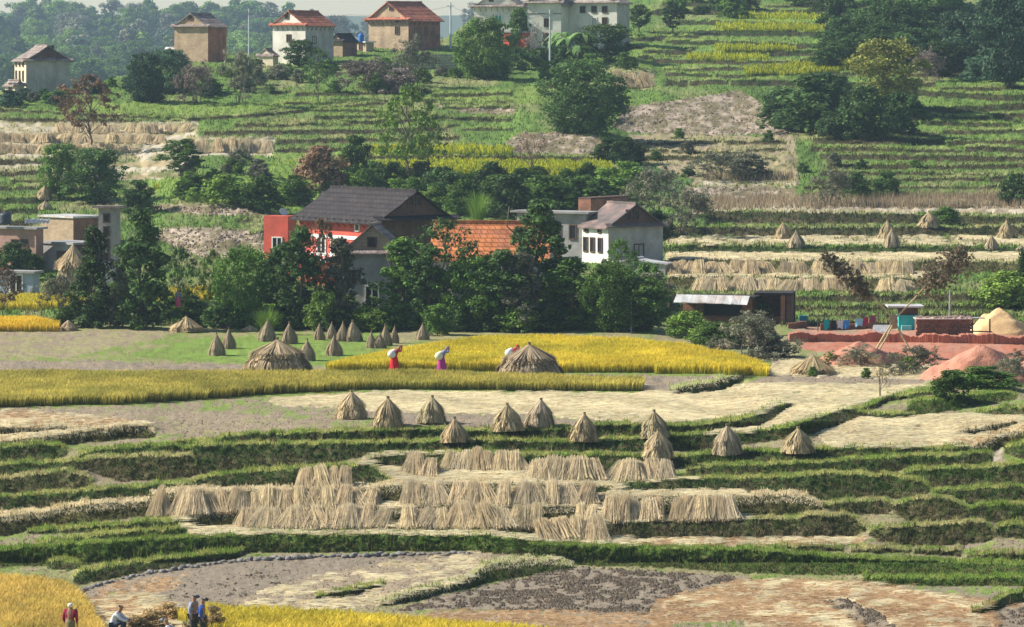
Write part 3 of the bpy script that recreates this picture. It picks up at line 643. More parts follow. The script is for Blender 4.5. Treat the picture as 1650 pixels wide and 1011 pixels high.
def env_points(kind, n, rs):
    out = []
    while len(out) < n:
        z = rs.uniform(0, 1); t = rs.uniform(0, 2 * math.pi); q = rs.uniform(0, 1) ** .42
        lob = 1 + .22 * math.sin(3 * t + 5 * z) + .12 * math.sin(5 * t + 9 * z)
        if kind == 'broad': zz = .10 + .86 * z; r = .46 * math.sqrt(max(0, 1 - ((zz - .54) / .46) ** 2)) * lob
        elif kind == 'round': zz = .03 + .93 * z; r = .48 * math.sqrt(max(0, 1 - ((zz - .50) / .52) ** 2)) * (1 + .5 * (lob - 1))
        elif kind == 'alder': zz = .03 + .95 * z; r = .25 * (1 - z) ** .5 * (.6 + min(1, z * 3) * .4) * lob * (1 + .22 * math.sin(z * 26 + 2 * t))
        elif kind == 'bush': zz = .04 + .92 * z; r = .5 * math.sqrt(max(0, 1 - (z * .98) ** 2)) * lob
        elif kind == 'sparse': zz = .35 + .63 * z; r = .38 * math.sin(math.pi * min(1, .15 + z * .85)) ** .7 * lob; q = q ** .5
        elif kind == 'oval': zz = .2 + .78 * z; r = .30 * math.sin(math.pi * (.08 + .9 * z)) ** .6 * lob
        elif kind == 'forest': zz = .15 + .85 * z; r = .30 * (1 - z ** 2.2) ** .5 * (.5 + min(1, z * 3) * .5) * lob
        else: zz = z; r = .4
        out.append((math.cos(t) * r * q, math.sin(t) * r * q, zz))
    return np.array(out)
PLANT = {}
SPEC = {  # clumps, per clump, leaf size, clump radius, trunk height, trunk radius, limbs
 'broad': (170, 64, .027, .10, .75, .030, 16), 'alder': (130, 62, .021, .062, .95, .014, 26), 'bush': (70, 70, .046, .15, .5, .02, 10),
 'sparse': (100, 30, .022, .065, .80, .016, 24), 'oval': (80, 60, .026, .075, .85, .02, 16), 'round': (230, 72, .023, .10, .6, .03, 14), 'forest': (55, 46, .040, .085, .8, .02, 6)}
def plant(kind, var):
    key = (kind, var)
    if key in PLANT: return PLANT[key]
    rs = np.random.default_rng(hash(kind) % 1000 * 0 + sum(map(ord, kind)) * 10 + var); mb = MB()
    if kind in SPEC:
        nc_, per, sz, cr, th, tr, nl = SPEC[kind]
        cs = env_points(kind, nc_, rs)
        V_, F_, c_l = leaves(cs, cr * rs.uniform(.6, 1.3, nc_), per, sz, rs)
        pts = [Vector((rs.normal() * .012 * k, rs.normal() * .012 * k, th * k / 6)) for k in range(7)]
        pts[0].z = -.03
        mb.tube(pts, [tr * (1 - .8 * k / 6) for k in range(7)], 7)
        for c0 in cs[:nl]:
            t = min(.9, max(.15, (c0[2] - .22) / th)); k = t * 6; a = pts[int(k)].lerp(pts[min(6, int(k) + 1)], k - int(k))
            e = Vector(c0); md = a.lerp(e, .5) + Vector((0, 0, .03)); mb.tube([a, md, e], [tr * .35, tr * .22, tr * .08], 4)
    elif kind in ('bare', 'willow', 'twig'):
        tips = []
        def grow(p, d, l, r, lev):
            q = p + d * l; mb.tube([p, p.lerp(q, .5) + Vector(rs.normal(size=3)) * l * .06, q], [r, r * .8, r * .6], 5 if lev < 2 else 3)
            tips.append(q)
            if lev >= 4: return
            for k in range(3 if lev < 3 else 4):
                nd = (d + Vector(rs.normal(size=3)) * .55 + Vector((0, 0, .12))).normalized()
                grow(p.lerp(q, rs.uniform(.55, 1)), nd, l * rs.uniform(.6, .85), r * .55, lev + 1)
        for k in range(2 if kind == 'bare' else 5):
            grow(Vector((rs.normal() * .03, rs.normal() * .03, -.02)), Vector((rs.normal() * (.1 if kind == 'bare' else .35), rs.normal() * .2, 1)).normalized(), .33 if kind == 'bare' else .27, .016 if kind == 'bare' else .008, 0)
        tp = np.array([tuple(t) for t in tips]); zmax = tp[:, 2].max()
        tp = tp[rs.choice(len(tp), 260)]
        V_, F_, c_l = leaves(tp, np.full(len(tp), .045), 14 if kind == 'twig' else (3 if kind == 'bare' else 12), .014, rs, droop=3 if kind == 'willow' else 0, elong=3)
        mb.v = [(x / zmax, y / zmax, z / zmax) for x, y, z in mb.v]; V_ = V_ / zmax
    elif kind == 'banana':
        V_ = []; F_ = []; cl_ = []
        for s_ in range(4):
            bx, by = rs.normal(size=2) * .13; hh = rs.uniform(.45, .6); mb.tube([(bx, by, -.02), (bx * 1.1, by * 1.1, hh)], [.03, .02], 7)
            for k in range(11):
                t = rs.uniform(0, 6.28); L_ = rs.uniform(.3, .46); up = rs.uniform(.3, 1.1); b0 = len(V_)
                for q in range(7):
                    u = q / 6; x = L_ * u; z = hh + L_ * (up * u - (up + .45) * u * u); w2 = .05 * math.sin(math.pi * min(1, .08 + .9 * u)) + .002
                    cx, cy = bx * 1.1 + math.cos(t) * x, by * 1.1 + math.sin(t) * x
                    V_ += [(cx - math.sin(t) * w2, cy + math.cos(t) * w2, z - .012), (cx + math.sin(t) * w2, cy - math.cos(t) * w2, z)]
                    cl_ += [[rs.uniform(.4, .6)] * 3] * 2
                F_ += [(b0 + 2 * q, b0 + 2 * q + 1, b0 + 2 * q + 3, b0 + 2 * q + 2) for q in range(6)]
        V_ = np.array(V_); F_ = np.array(F_); c_l = np.array(cl_)
    elif kind == 'cane':
        n = 420; t = rs.uniform(0, 6.28, n); L_ = rs.uniform(.5, 1, n); sp = rs.uniform(.05, .5, n); r0 = rs.uniform(0, .12, n)
        V_ = []; F_ = []
        for k in range(n):
            b0 = len(V_); dx, dy = math.cos(t[k]), math.sin(t[k])
            for q in range(5):
                u = q / 4; x = r0[k] + sp[k] * u * u; z = L_[k] * (u - .25 * u * u * sp[k] * 2); w2 = .011 * (1 - u) + .001
                V_ += [(dx * x - dy * w2, dy * x + dx * w2, z), (dx * x + dy * w2, dy * x - dx * w2, z)]
            F_ += [(b0 + 2 * q, b0 + 2 * q + 1, b0 + 2 * q + 3, b0 + 2 * q + 2) for q in range(4)]
        V_ = np.array(V_); F_ = np.array(F_); c_l = np.repeat(rs.uniform(.35, .65, n), 10)[:, None] * np.ones(3)
        mb.tube([(0, 0, -.03), (0, 0, .12)], .05, 6)
    crown = mesh_np('crown', V_, F_, c_l, lm('mid'), False, link=False)
    trunk = mb.build('trunk', BARK, link=False, smooth_=True)
    PLANT[key] = (crown, trunk); return PLANT[key]
NAMES = {'broad': 'broadleaf_tree', 'alder': 'alder_tree', 'bush': 'shrub', 'sparse': 'open_crowned_tree', 'oval': 'broadleaf_tree', 'round': 'broadleaf_tree', 'forest': 'forest_tree', 'bare': 'bare_tree',
         'willow': 'weeping_tree', 'twig': 'bare_shrub', 'banana': 'banana_plant', 'cane': 'cane_clump'}
CATS = {'bush': 'shrub', 'twig': 'shrub', 'banana': 'banana plant', 'cane': 'cane'}
_pv = [0]
def tree(kind, px, yb, yt, wd, leaf, label, group=None, single=False, z_off=0.0, var=None):
    _pv[0] += 1; var = (_pv[0] * 7 % 3) if var is None else var
    crown, trunk = plant(kind, var); p = g1(px, yb) + Vector((0, 0, z_off)); s = F / p.y
    H = (yb - yt) / s; natural = {'broad': .80, 'round': .92, 'alder': .48, 'bush': .94, 'sparse': .76, 'oval': .54, 'forest': .62, 'bare': .8, 'willow': .9, 'twig': 1.1, 'banana': .95, 'cane': .9}[kind]
    sx = wd / s / natural
    nm = NAMES[kind]; cat = CATS.get(kind, 'tree')
    if single:
        o = bpy.data.objects.new(nm, crown); COL.objects.link(o); root = o
        o.material_slots[0].link = 'OBJECT'; o.material_slots[0].material = lm(leaf)
    else:
        root = empty(nm, p)
        o = bpy.data.objects.new('foliage' if cat != 'tree' else 'crown', crown); COL.objects.link(o); o.parent = root
        o.material_slots[0].link = 'OBJECT'; o.material_slots[0].material = lm(leaf)
        if kind not in ('cane',):
            t = bpy.data.objects.new('stem' if cat != 'tree' else 'trunk', trunk); COL.objects.link(t); t.parent = root
    root.location = p; root.rotation_euler = (0, 0, random.uniform(0, 6.28)); root.scale = (sx, sx, H)
    return tag(root, label, cat, group)
# big and individually placed trees: kind, x, y foot, y top, width, leaf colour, label
LANE = 'alders in front of the middle houses'
T = [
 ('round',938,214,97,132,'dark','large round dark green tree on the pale earth mound above the mustard terraces',None),
 ('alder',150,528,366,84,'dark','tall dark tree in front of the small straw roofed stack, left of its taller neighbour',LANE),
 ('alder',228,530,338,104,'dark','tallest dark narrow tree right of the concrete stair tower',LANE),
 ('alder',196,528,430,50,'grey','lower grey green tree between the two tall dark trees on the left',LANE),
 ('sparse',290,522,398,66,'dark','thin open tree behind the low straw heap at the field edge',LANE),
 ('sparse',342,522,402,44,'light','thin bare stemmed tree right of the low straw heap',LANE),
 ('round',392,528,398,96,'mid','wide dark tree left of the red annex',LANE),
 ('alder',446,528,400,84,'dark','dark tree just below the red annex window',LANE),
 ('alder',484,530,366,96,'dark','tall dark tree in front of the red balcony house',LANE),
 ('sparse',516,524,352,70,'brown','thin brownish tree before the red wall under the dark roof',LANE),
 ('alder',548,530,384,84,'grey','grey green tree left of the doorway of the small gabled house',LANE),
 ('bush',520,534,470,56,'light','bright leafy shrub left of the doorway of the small gabled house',None),
 ('sparse',598,490,390,100,'brown','thin tree with rusty leaves in front of the small gabled house wall',LANE),
 ('alder',648,530,384,110,'mid','dense dark tree right of the small gabled house door',LANE),
 ('alder',690,532,396,86,'deep','narrow dark tree left of the leaning pale trunk',LANE),
 ('sparse',716,530,352,120,'dark','spreading thin tree in front of the orange tiled roof left end',LANE),
 ('round',768,532,410,116,'mid','rounded dark tree below the orange tiled roof',LANE),
 ('alder',812,534,404,106,'dark','dark tree under the middle of the orange tiled roof',LANE),
 ('alder',868,530,322,130,'dark','tallest dark tree between the orange tiled roof and the white house',LANE),
 ('alder',842,534,408,90,'grey','bulky dark tree left of the tallest tree by the orange roof',LANE),
 ('alder',922,532,416,110,'mid','wide dark tree below the left side of the white house',LANE),
 ('round',985,534,424,100,'mid','wide dark tree below the gable of the white house',LANE),
 ('sparse',1000,500,385,64,'mid','thin tree in front of the white house wall window',LANE),
 ('broad',1030,534,446,96,'mid','dark tree at the right end of the row near the brick shed',LANE),
 ('willow',95,516,440,64,'grey','drooping grey leaved tree under the straw capped stack',None),
 ('sparse',6,515,430,60,'brown','half bare tree at the left frame edge by the blue grey house',None),
 ('sparse',143,245,120,100,'brown','tall tree with forked bare trunk and thin brownish crown on the left slope',None),
 ('broad',95,322,232,62,'mid','left one of two leafy trees above the flat roofed concrete house',None),
 ('broad',153,328,240,92,'dark','wider right one of two leafy trees above the flat roofed concrete house',None),
 ('oval',292,288,224,66,'mid','small leaning leafy tree standing alone below the stubble terraces',None),
 ('bush',220,342,290,60,'dark','dark shrub right of the two leafy trees on the left',None),
 ('round',232,164,84,60,'blue','left half of the dense dark clump below the brick house on the left ridge',None),
 ('round',270,150,80,76,'blue','right half of the dense dark clump below the brick house on the left ridge',None),
 ('twig',322,168,95,66,'mauve','grey leafless tree beside the dense dark clump',None),
 ('willow',386,166,78,50,'grey','drooping grey tree by the pole on the left ridge',None),
 ('broad',483,108,64,46,'mid','round leafy tree in front of the grey walled red roofed house',None),
 ('sparse',512,162,78,56,'dark','small thin trunked tree below the grey walled red roofed house',None),
 ('twig',598,146,92,90,'mauve','spreading leafless grey shrub below the largest red roofed house',None),
 ('twig',668,140,58,84,'grey','tall grey twiggy tree in front of the largest red roofed house',None),
 ('bush',640,150,110,60,'mauve','low grey bush between the leafless shrub and the twiggy tree',None),
 ('sparse',657,312,136,104,'light','tall slender tree with light green thin crown above the dark roof',None),
 ('sparse',690,290,190,64,'mid','slim light tree right behind the tall slender tree',None),
 ('round',783,128,28,92,'mid','broad leafy tree left of the red walled shed on the ridge',None),
 ('bush',838,78,14,44,'mid','leafy tree growing over the red walled shed roof',None),
 ('bush',836,112,76,60,'dark','dark shrub below the red walled shed',None),
 ('bare',862,108,38,46,'mauve','thin leafless tree before the pale wall of the large ridge house',None),
 ('banana',908,104,22,78,'palm','tall banana clump with arching leaves in front of the large ridge house',None),
 ('banana',935,108,50,64,'palm','lower banana clump right of the tall one',None),
 ('broad',975,100,40,84,'mid','leafy tree in front of the right part of the large ridge house',None),
 ('oval',1030,52,8,34,'dark','small tree beside the shaded end wall of the large ridge house',None),
 ('oval',1084,54,2,36,'dark','small round tree standing alone on the upper slope',None),
 ('sparse',1345,44,-40,120,'dark','dark tree leaning over the top mustard terraces',None),
 ('broad',1280,6,-50,80,'dark','dark foliage hanging at the top edge above the mustard terraces',None),
 ('broad',1428,176,64,108,'yellow','yellow green large leaved tree above the dark bushes',None),
 ('bush',1322,212,118,150,'dark','wide dark green bush mass beside the pale eroded cliff',None),
 ('bush',1395,222,140,90,'deep','dark bush below the yellow green tree',None),
 ('bush',1455,215,150,80,'deep','dark bush right below the yellow green tree',None),
 ('twig',1492,130,76,60,'mauve','purplish leafless shrub right of the yellow green tree',None),
 ('broad',1375,100,28,90,'deep','dark tree at the right end of the upper mustard terraces',None),
 ('broad',1440,95,0,100,'deep','dark tree on the top slope left of the bare scar',None),
 ('broad',1500,60,-40,110,'dark','dark green tree at the top edge right of centre',None),
 ('broad',1560,118,20,100,'blue','blue green tree on the upper right slope',None),
 ('broad',1625,140,-10,110,'blue','largest blue green tree at the top right corner',None),
 ('bush',1590,130,78,90,'blue','blue green bush under the largest top right tree',None),
 ('broad',1680,120,0,110,'blue','blue green tree partly cut by the right frame edge',None),
 ('bush',515,308,236,90,'brown','rusty brown shrub above the dark roofed house',None),
 ('bush',572,280,218,54,'mid','round green shrub right of the rusty brown shrub',None),
 ('bush',420,340,286,66,'mid','green shrub left above the dark roofed house',None),
 ('bush',360,330,282,80,'light','light green shrub on the slope left of the dark roofed house',None),
 ('bush',310,320,280,66,'mid','green shrub on the slope above the pale earth cut',None),
 ('bush',470,330,290,60,'mid','green shrub directly left of the dark roof ridge',None),
 ('bush',628,318,262,60,'dark','dark shrub behind the dark roof beside the slender tree',None),
 ('bush',720,335,276,74,'dark','dark green shrub above the dark gable',None),
 ('bush',745,340,290,60,'mid','green shrub above the left end of the orange roof',None),
 ('bush',790,322,262,60,'deep','dark upright shrub below the mustard terraces',None),
 ('bush',822,352,280,80,'dark','dark shrub behind the orange tiled roof',None),
 ('bush',880,345,284,90,'mid','green shrub behind the flat concrete roof',None),
 ('bush',930,330,285,90,'mid','green shrub behind the brick box house',None),
 ('bush',985,322,270,80,'light','lighter shrub right above the brick box house',None),
 ('cane',770,364,300,60,'light','pale green clump of tall cane leaves above the orange roof',None),
 ('bare',853,300,214,52,'brown','small leafless tree between the mustard strips',None),
 ('twig',1060,350,262,96,'grey','large grey green feathery tree right of the white house roof',None),
 ('twig',1100,375,300,80,'grey','lower grey green feathery shrub right of the white house',None),
 ('bush',1050,386,340,70,'dark','dark shrub behind the right wall of the white house',None),
 ('twig',1160,290,240,90,'grey','grey green bushy shrub above the rocky bank',None),
 ('bush',1205,288,248,70,'grey','grey green shrub right end above the rocky bank',None),
 ('bush',1010,265,222,60,'deep','dark shrub in the shade right of the big mound tree',None),
 ('bush',980,255,222,50,'dark','dark shrub at the foot of the big mound tree',None),
 ('twig',1335,332,268,64,'grey','grey twiggy bush at the left end of the maize terrace',None),
 ('bush',1378,322,278,56,'dark','dark bush above the maize terrace',None),
 ('bush',1425,318,276,54,'dark','second dark bush above the maize terrace, further right',None),
 ('bush',1635,330,280,50,'dark','dark bush at the right edge above the maize terrace',None),
 ('bush',1522,362,334,50,'mid','low rounded green bush beside a straw cone on the terrace',None),
 ('bush',1255,196,150,60,'dark','dark bush at the top of the eroded cliff right side',None),
 ('twig',1210,578,500,110,'grey','big feathery grey green bush in front of the brick shed',None),
 ('bush',1160,560,520,90,'mid','green bush left in front of the brick shed',None),
 ('bush',1240,575,540,80,'grey','low grey green bush at the right of the feathery bush',None),
 ('bush',1110,545,502,70,'light','light green shrub left of the brick shed',None),
 ('bush',1532,640,598,66,'mid','round dark green bush on the terrace corner at the right',None),
 ('bush',1590,625,590,110,'mid','long low green bush behind the round bush',None),
 ('twig',1470,602,556,90,'grey','grey weedy shrub in front of the bamboo legs',None),
 ('twig',1390,592,556,80,'grey','grey weedy shrub in front of the left red soil mound',None),
 ('twig',1625,618,570,60,'grey','grey weedy shrub in front of the right red soil mound',None),
 ('bush',1625,495,438,90,'lime','bright green leafy bush behind the rail fence',None),
 ('bush',1660,480,400,50,'dark','dark green bush at the right frame edge',None),
 ('bare',1420,640,574,34,'dry','dead leafless sapling on the terrace corner',None),
 ('cane',430,540,490,60,'light','pale long leaved clump at the field edge left of the conical sheaves',None),
 ('bush',610,534,502,70,'light','broad leaved bright plant clump at the foot of the small gabled house',None),
 ('bush',705,540,490,50,'mid','bright green creeper bush behind the golden rice corner',None),
]
for k, x, yb, yt, wd, lf, lab, gr in T: tree(k, x, yb, yt, wd, lf, lab, gr)
# shrub belts (each shrub a thing; nothing in the photo tells neighbours apart)
def belt(n, x0, x1, y0, y1, h0, h1, leafs, label, group, seed, kinds=('bush',), asp=(1.0, 1.7)):
    r = random.Random(seed)
    for i in range(n):
        x = r.uniform(x0, x1); y = r.uniform(y0, y1); h = r.uniform(h0, h1)
        tree(r.choice(kinds), x, y, y - h, h * r.uniform(*asp), r.choice(leafs), label, group, var=r.randrange(3))
belt(34, 330, 1075, 512, 536, 24, 48, ['deep', 'dark', 'mid', 'light', 'light'], 'dark undergrowth shrub at the foot of the tree row before the houses', 'undergrowth along the tree row', 1)
belt(16, 620, 1070, 480, 515, 36, 60, ['deep', 'dark', 'mid', 'grey'], 'dark shrub inside the tree row below the orange roof and the white house', 'shrubs inside the tree row', 2)
belt(12, 100, 330, 510, 532, 26, 46, ['dark', 'grey', 'mid'], 'undergrowth shrub below the tall trees on the left', 'undergrowth on the left', 3)
belt(22, 240, 560, 262, 345, 14, 30, ['mid', 'light', 'grey', 'light'], 'small green shrub on the slope left above the dark roofed house', 'small shrubs on the left slope', 4)
belt(26, 580, 1060, 300, 350, 26, 50, ['mid', 'dark', 'mid', 'light'], 'green shrub in the thicket behind the roofs', 'thicket behind the roofs', 5)
belt(18, 0, 420, 128, 165, 16, 30, ['mid', 'blue', 'mid', 'grey'], 'shrub on the ridge slope below the two left houses', 'ridge shrubs on the left', 6)
belt(16, 420, 760, 112, 150, 14, 26, ['mid', 'light', 'grey'], 'shrub on the slope below the red roofed houses', 'shrubs below the red roofed houses', 7)
belt(14, 740, 1040, 95, 130, 16, 34, ['mid', 'dark', 'mid'], 'shrub in the garden below the large ridge house', 'garden shrubs on the ridge', 8)
belt(30, 1330, 1700, 40, 130, 34, 70, ['deep', 'dark', 'blue', 'dark'], 'dark tree or shrub in the shaded wood on the upper right slope', 'upper right wood', 9, ('bush', 'broad'))
belt(16, 1250, 1480, 160, 225, 24, 44, ['deep', 'dark'], 'dark shrub in the shaded thicket beside the eroded cliff', 'thicket beside the cliff', 10)
belt(12, 1050, 1700, 222, 300, 10, 20, ['mid', 'dark', 'grey'], 'small shrub on the upper right terraces', 'small shrubs on the right terraces', 11)
belt(10, 1000, 1330, -10, 30, 14, 40, ['mid', 'dark'], 'shrub near the top edge of the slope above the mustard terraces', 'shrubs at the top of the slope', 12)
belt(8, 0, 110, 150, 178, 12, 24, ['blue', 'mid'], 'blue green shrub below the ridge house on the far left', 'shrubs at the far left', 13)
belt(8, 1080, 1290, 505, 560, 24, 40, ['grey', 'mid', 'light'], 'weedy shrub around the brick shed', 'weeds around the brick shed', 14, ('twig', 'bush'))
belt(9, 1290, 1650, 585, 612, 14, 26, ['grey', 'mid', 'light'], 'low weed clump in front of the red soil mounds', 'weeds before the soil mounds', 15, ('twig', 'bush'))
belt(10, 340, 460, 108, 150, 10, 20, ['palm', 'mid'], 'low leafy crop plant clump below the grey walled red roofed house', 'leafy crop clumps', 16)
# the wood beyond the ridge, on its own rise
hx = np.linspace(-300, 960, 90); hd = np.linspace(0, 1, 24); HX, HD = np.meshgrid(hx, hd)
hy = 150 - 95 * HD + (fbm(HX / 120, HD * 3, 3) - .5) * 16; hdd = 1300 + 800 * HD
Vh = np.stack([(HX - CX) / F * hdd, hdd, ZC - (hy - YH) / F * hdd - 4], -1).reshape(-1, 3)
ii = np.arange(HX.size).reshape(HX.shape); Qh = np.stack([ii[:-1, :-1], ii[:-1, 1:], ii[1:, 1:], ii[1:, :-1]], -1).reshape(-1, 4)
tag(mesh_np('hills', Vh, Qh, np.tile([.05, .08, .03], (len(Vh), 1)), gm, True), kind='structure')
r = random.Random(3)
for i in range(290):
    u = (i + r.random()) / 250; x = r.uniform(-60, 880) if i % 4 == 0 else r.uniform(-40, 470); v = r.random()
    d = 1300 + 800 * v; y = 150 - 95 * v; p = Vector(((x - CX) / F * d, d, ZC - (y - YH) / F * d - 4))
    k = r.choice(['forest', 'forest', 'broad', 'oval']); cr, tk = plant(k, r.randrange(3))
    h = r.uniform(46, 80) / F * d; o = bpy.data.objects.new('forest_tree', cr); COL.objects.link(o)
    o.location = p; o.scale = (h * r.uniform(.8, 1.3),) * 2 + (h,); o.rotation_euler = (0, 0, r.uniform(0, 6.28))
    o.material_slots[0].link = 'OBJECT'; o.material_slots[0].material = lm(r.choice(['mid', 'light', 'mid', 'light', 'grey', 'blue']))
    tag(o, 'hazy blue green tree in the wood beyond the ridge houses', 'tree', 'wood beyond the ridge')
# very far, faint hills
hx = np.linspace(-500, 2000, 120); Vf = []
for k, (dd, top) in enumerate(((2750, 0), (3000, 0))):
    yy = (34 if k == 0 else 30) - 12 * fbm(hx / 260 + 3 * k, hx * 0 + 2 + k, 3)
    for q in (0, 1):
        Vf.append(np.stack([(hx - CX) / F * dd, np.full_like(hx, dd + 200 * q), ZC - ((yy if q else yy * 0 + 90) - YH) / F * (dd + 200 * q)], -1))
for k in (0, 1):
    Vk = np.concatenate(Vf[2 * k:2 * k + 2]); n = len(hx); Qk = np.array([(i, i + 1, n + i + 1, n + i) for i in range(n - 1)])
    tag(mesh_np('distant_hills', Vk, Qk, np.tile([.10, .13, .09], (len(Vk), 1)), gm, True), kind='structure')

# ------------------------------------------------------------ houses
BR = dict(
 brick=mat('weathered brick', (.36, .17, .11), brick=(.30, .09, .55), var=.3, scale=1.2, stain=(.20, .12, .09)),
 tan=mat('tan mud brick', (.47, .35, .23), brick=(.34, .11, .75), var=.22, scale=1.0, stain=(.34, .25, .17)),
 cream=mat('cream brick', (.66, .58, .42), brick=(.30, .10, .85), var=.15, scale=1.0),
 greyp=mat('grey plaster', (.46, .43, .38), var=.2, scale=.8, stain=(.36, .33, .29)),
 pale=mat('pale plaster', (.72, .69, .60), var=.15, scale=.8, stain=(.5, .47, .4)),
 white=mat('stained whitewash', (.80, .78, .70), var=.15, scale=.9, stain=(.42, .40, .35), stretch=(1, 1, .25)),
 red=mat('red painted plaster', (.62, .11, .075), var=.15, scale=1.0, stain=(.48, .10, .07)),
 dbrick=mat('dark brick', (.15, .09, .07), brick=(.30, .09, .6), var=.3, scale=1.0),
 concrete=mat('bare concrete', (.33, .32, .31), var=.2, scale=1.0, stain=(.22, .21, .20)),
 bluep=mat('blue grey plaster', (.34, .40, .47), var=.15, scale=1.0),
 rtile=mat('red clay tiles', (.50, .17, .10), tile=(.5, .30, .5), var=.3, scale=1.5, stain=(.32, .13, .09)),
 otile=mat('orange clay tiles', (.72, .25, .09), tile=(.45, .28, .45), var=.3, scale=1.5, stain=(.46, .18, .10)),
 dtile=mat('dark slate tiles', (.05, .042, .042), tile=(.5, .28, .45), var=.3, scale=1.5, stain=(.04, .035, .04)),
 gtile=mat('grey mauve tiles', (.33, .27, .24), tile=(.5, .30, .55), var=.3, scale=1.5, stain=(.22, .17, .15)),
 tin=mat('corrugated tin', (.62, .62, .60), rough=.45, var=.25, scale=1.5, stain=(.42, .30, .24), metal=.2),
 tinr=mat('rusty mauve tin', (.14, .115, .105), rough=.5, var=.2, scale=1.2, stain=(.30, .20, .17)),
 wood=mat('dark wood', (.12, .075, .05), var=.3, scale=4), trim=mat('white trim', (.78, .77, .73), var=.08),
 glass=mat('dark window', (.02, .022, .026), rough=.25, var=0, bump=0), blueg=mat('teal shutter', (.07, .30, .30), var=.1),
 tealp=mat('teal painted boards', (.05, .42, .40), var=.15), steel=mat('galvanised steel', (.55, .57, .60), rough=.5, var=.1), rose=mat('dusty rose plaster', (.42, .25, .20), var=.2, scale=1.0, stain=(.30, .20, .17)),
 dirt=mat('red earth', (.40, .16, .10), var=.2, scale=2, stain=(.36, .17, .12)),
 bluet=mat('blue plastic', (.03, .16, .50), rough=.4, var=.05), blackt=mat('black plastic', (.05, .06, .08), rough=.4, var=.05),
 rock=mat('grey stone', (.33, .30, .26), var=.35, scale=3, bump=.4))
def win(root, face, u, z, w_, h, Ll, Lr, frame='wood', pane='glass', name='window', bars=True):
    """u metres from the near corner along the face, z sill height"""
    def P(a, d, zz): return (-a, -d, zz) if face == 'L' else (d, a, zz)
    def bx(mb, a0, a1, d0, d1, z0, z1):
        p, q = P(a0, d0, z0), P(a1, d1, z1)
        mb.box(min(p[0], q[0]), max(p[0], q[0]), min(p[1], q[1]), max(p[1], q[1]), z0, z1)
    t = .09; mb = MB(); a0, a1 = u - w_ / 2, u + w_ / 2
    bx(mb, a0 - t, a0, .003, .07, z - t, z + h + t); bx(mb, a1, a1 + t, .003, .07, z - t, z + h + t)
    bx(mb, a0, a1, .003, .075, z + h, z + h + t); bx(mb, a0, a1, .003, .09, z - t, z)
    if bars and w_ > .5: bx(mb, u - .03, u + .03, .003, .06, z, z + h)
    f = mb.build(name, BR[frame], root)
    pm = MB(); bx(pm, a0 + .002, a1 - .002, .003, .025, z + .002, z + h - .002); pm.build('pane' if name == 'window' else 'door_leaf', BR[pane], f)
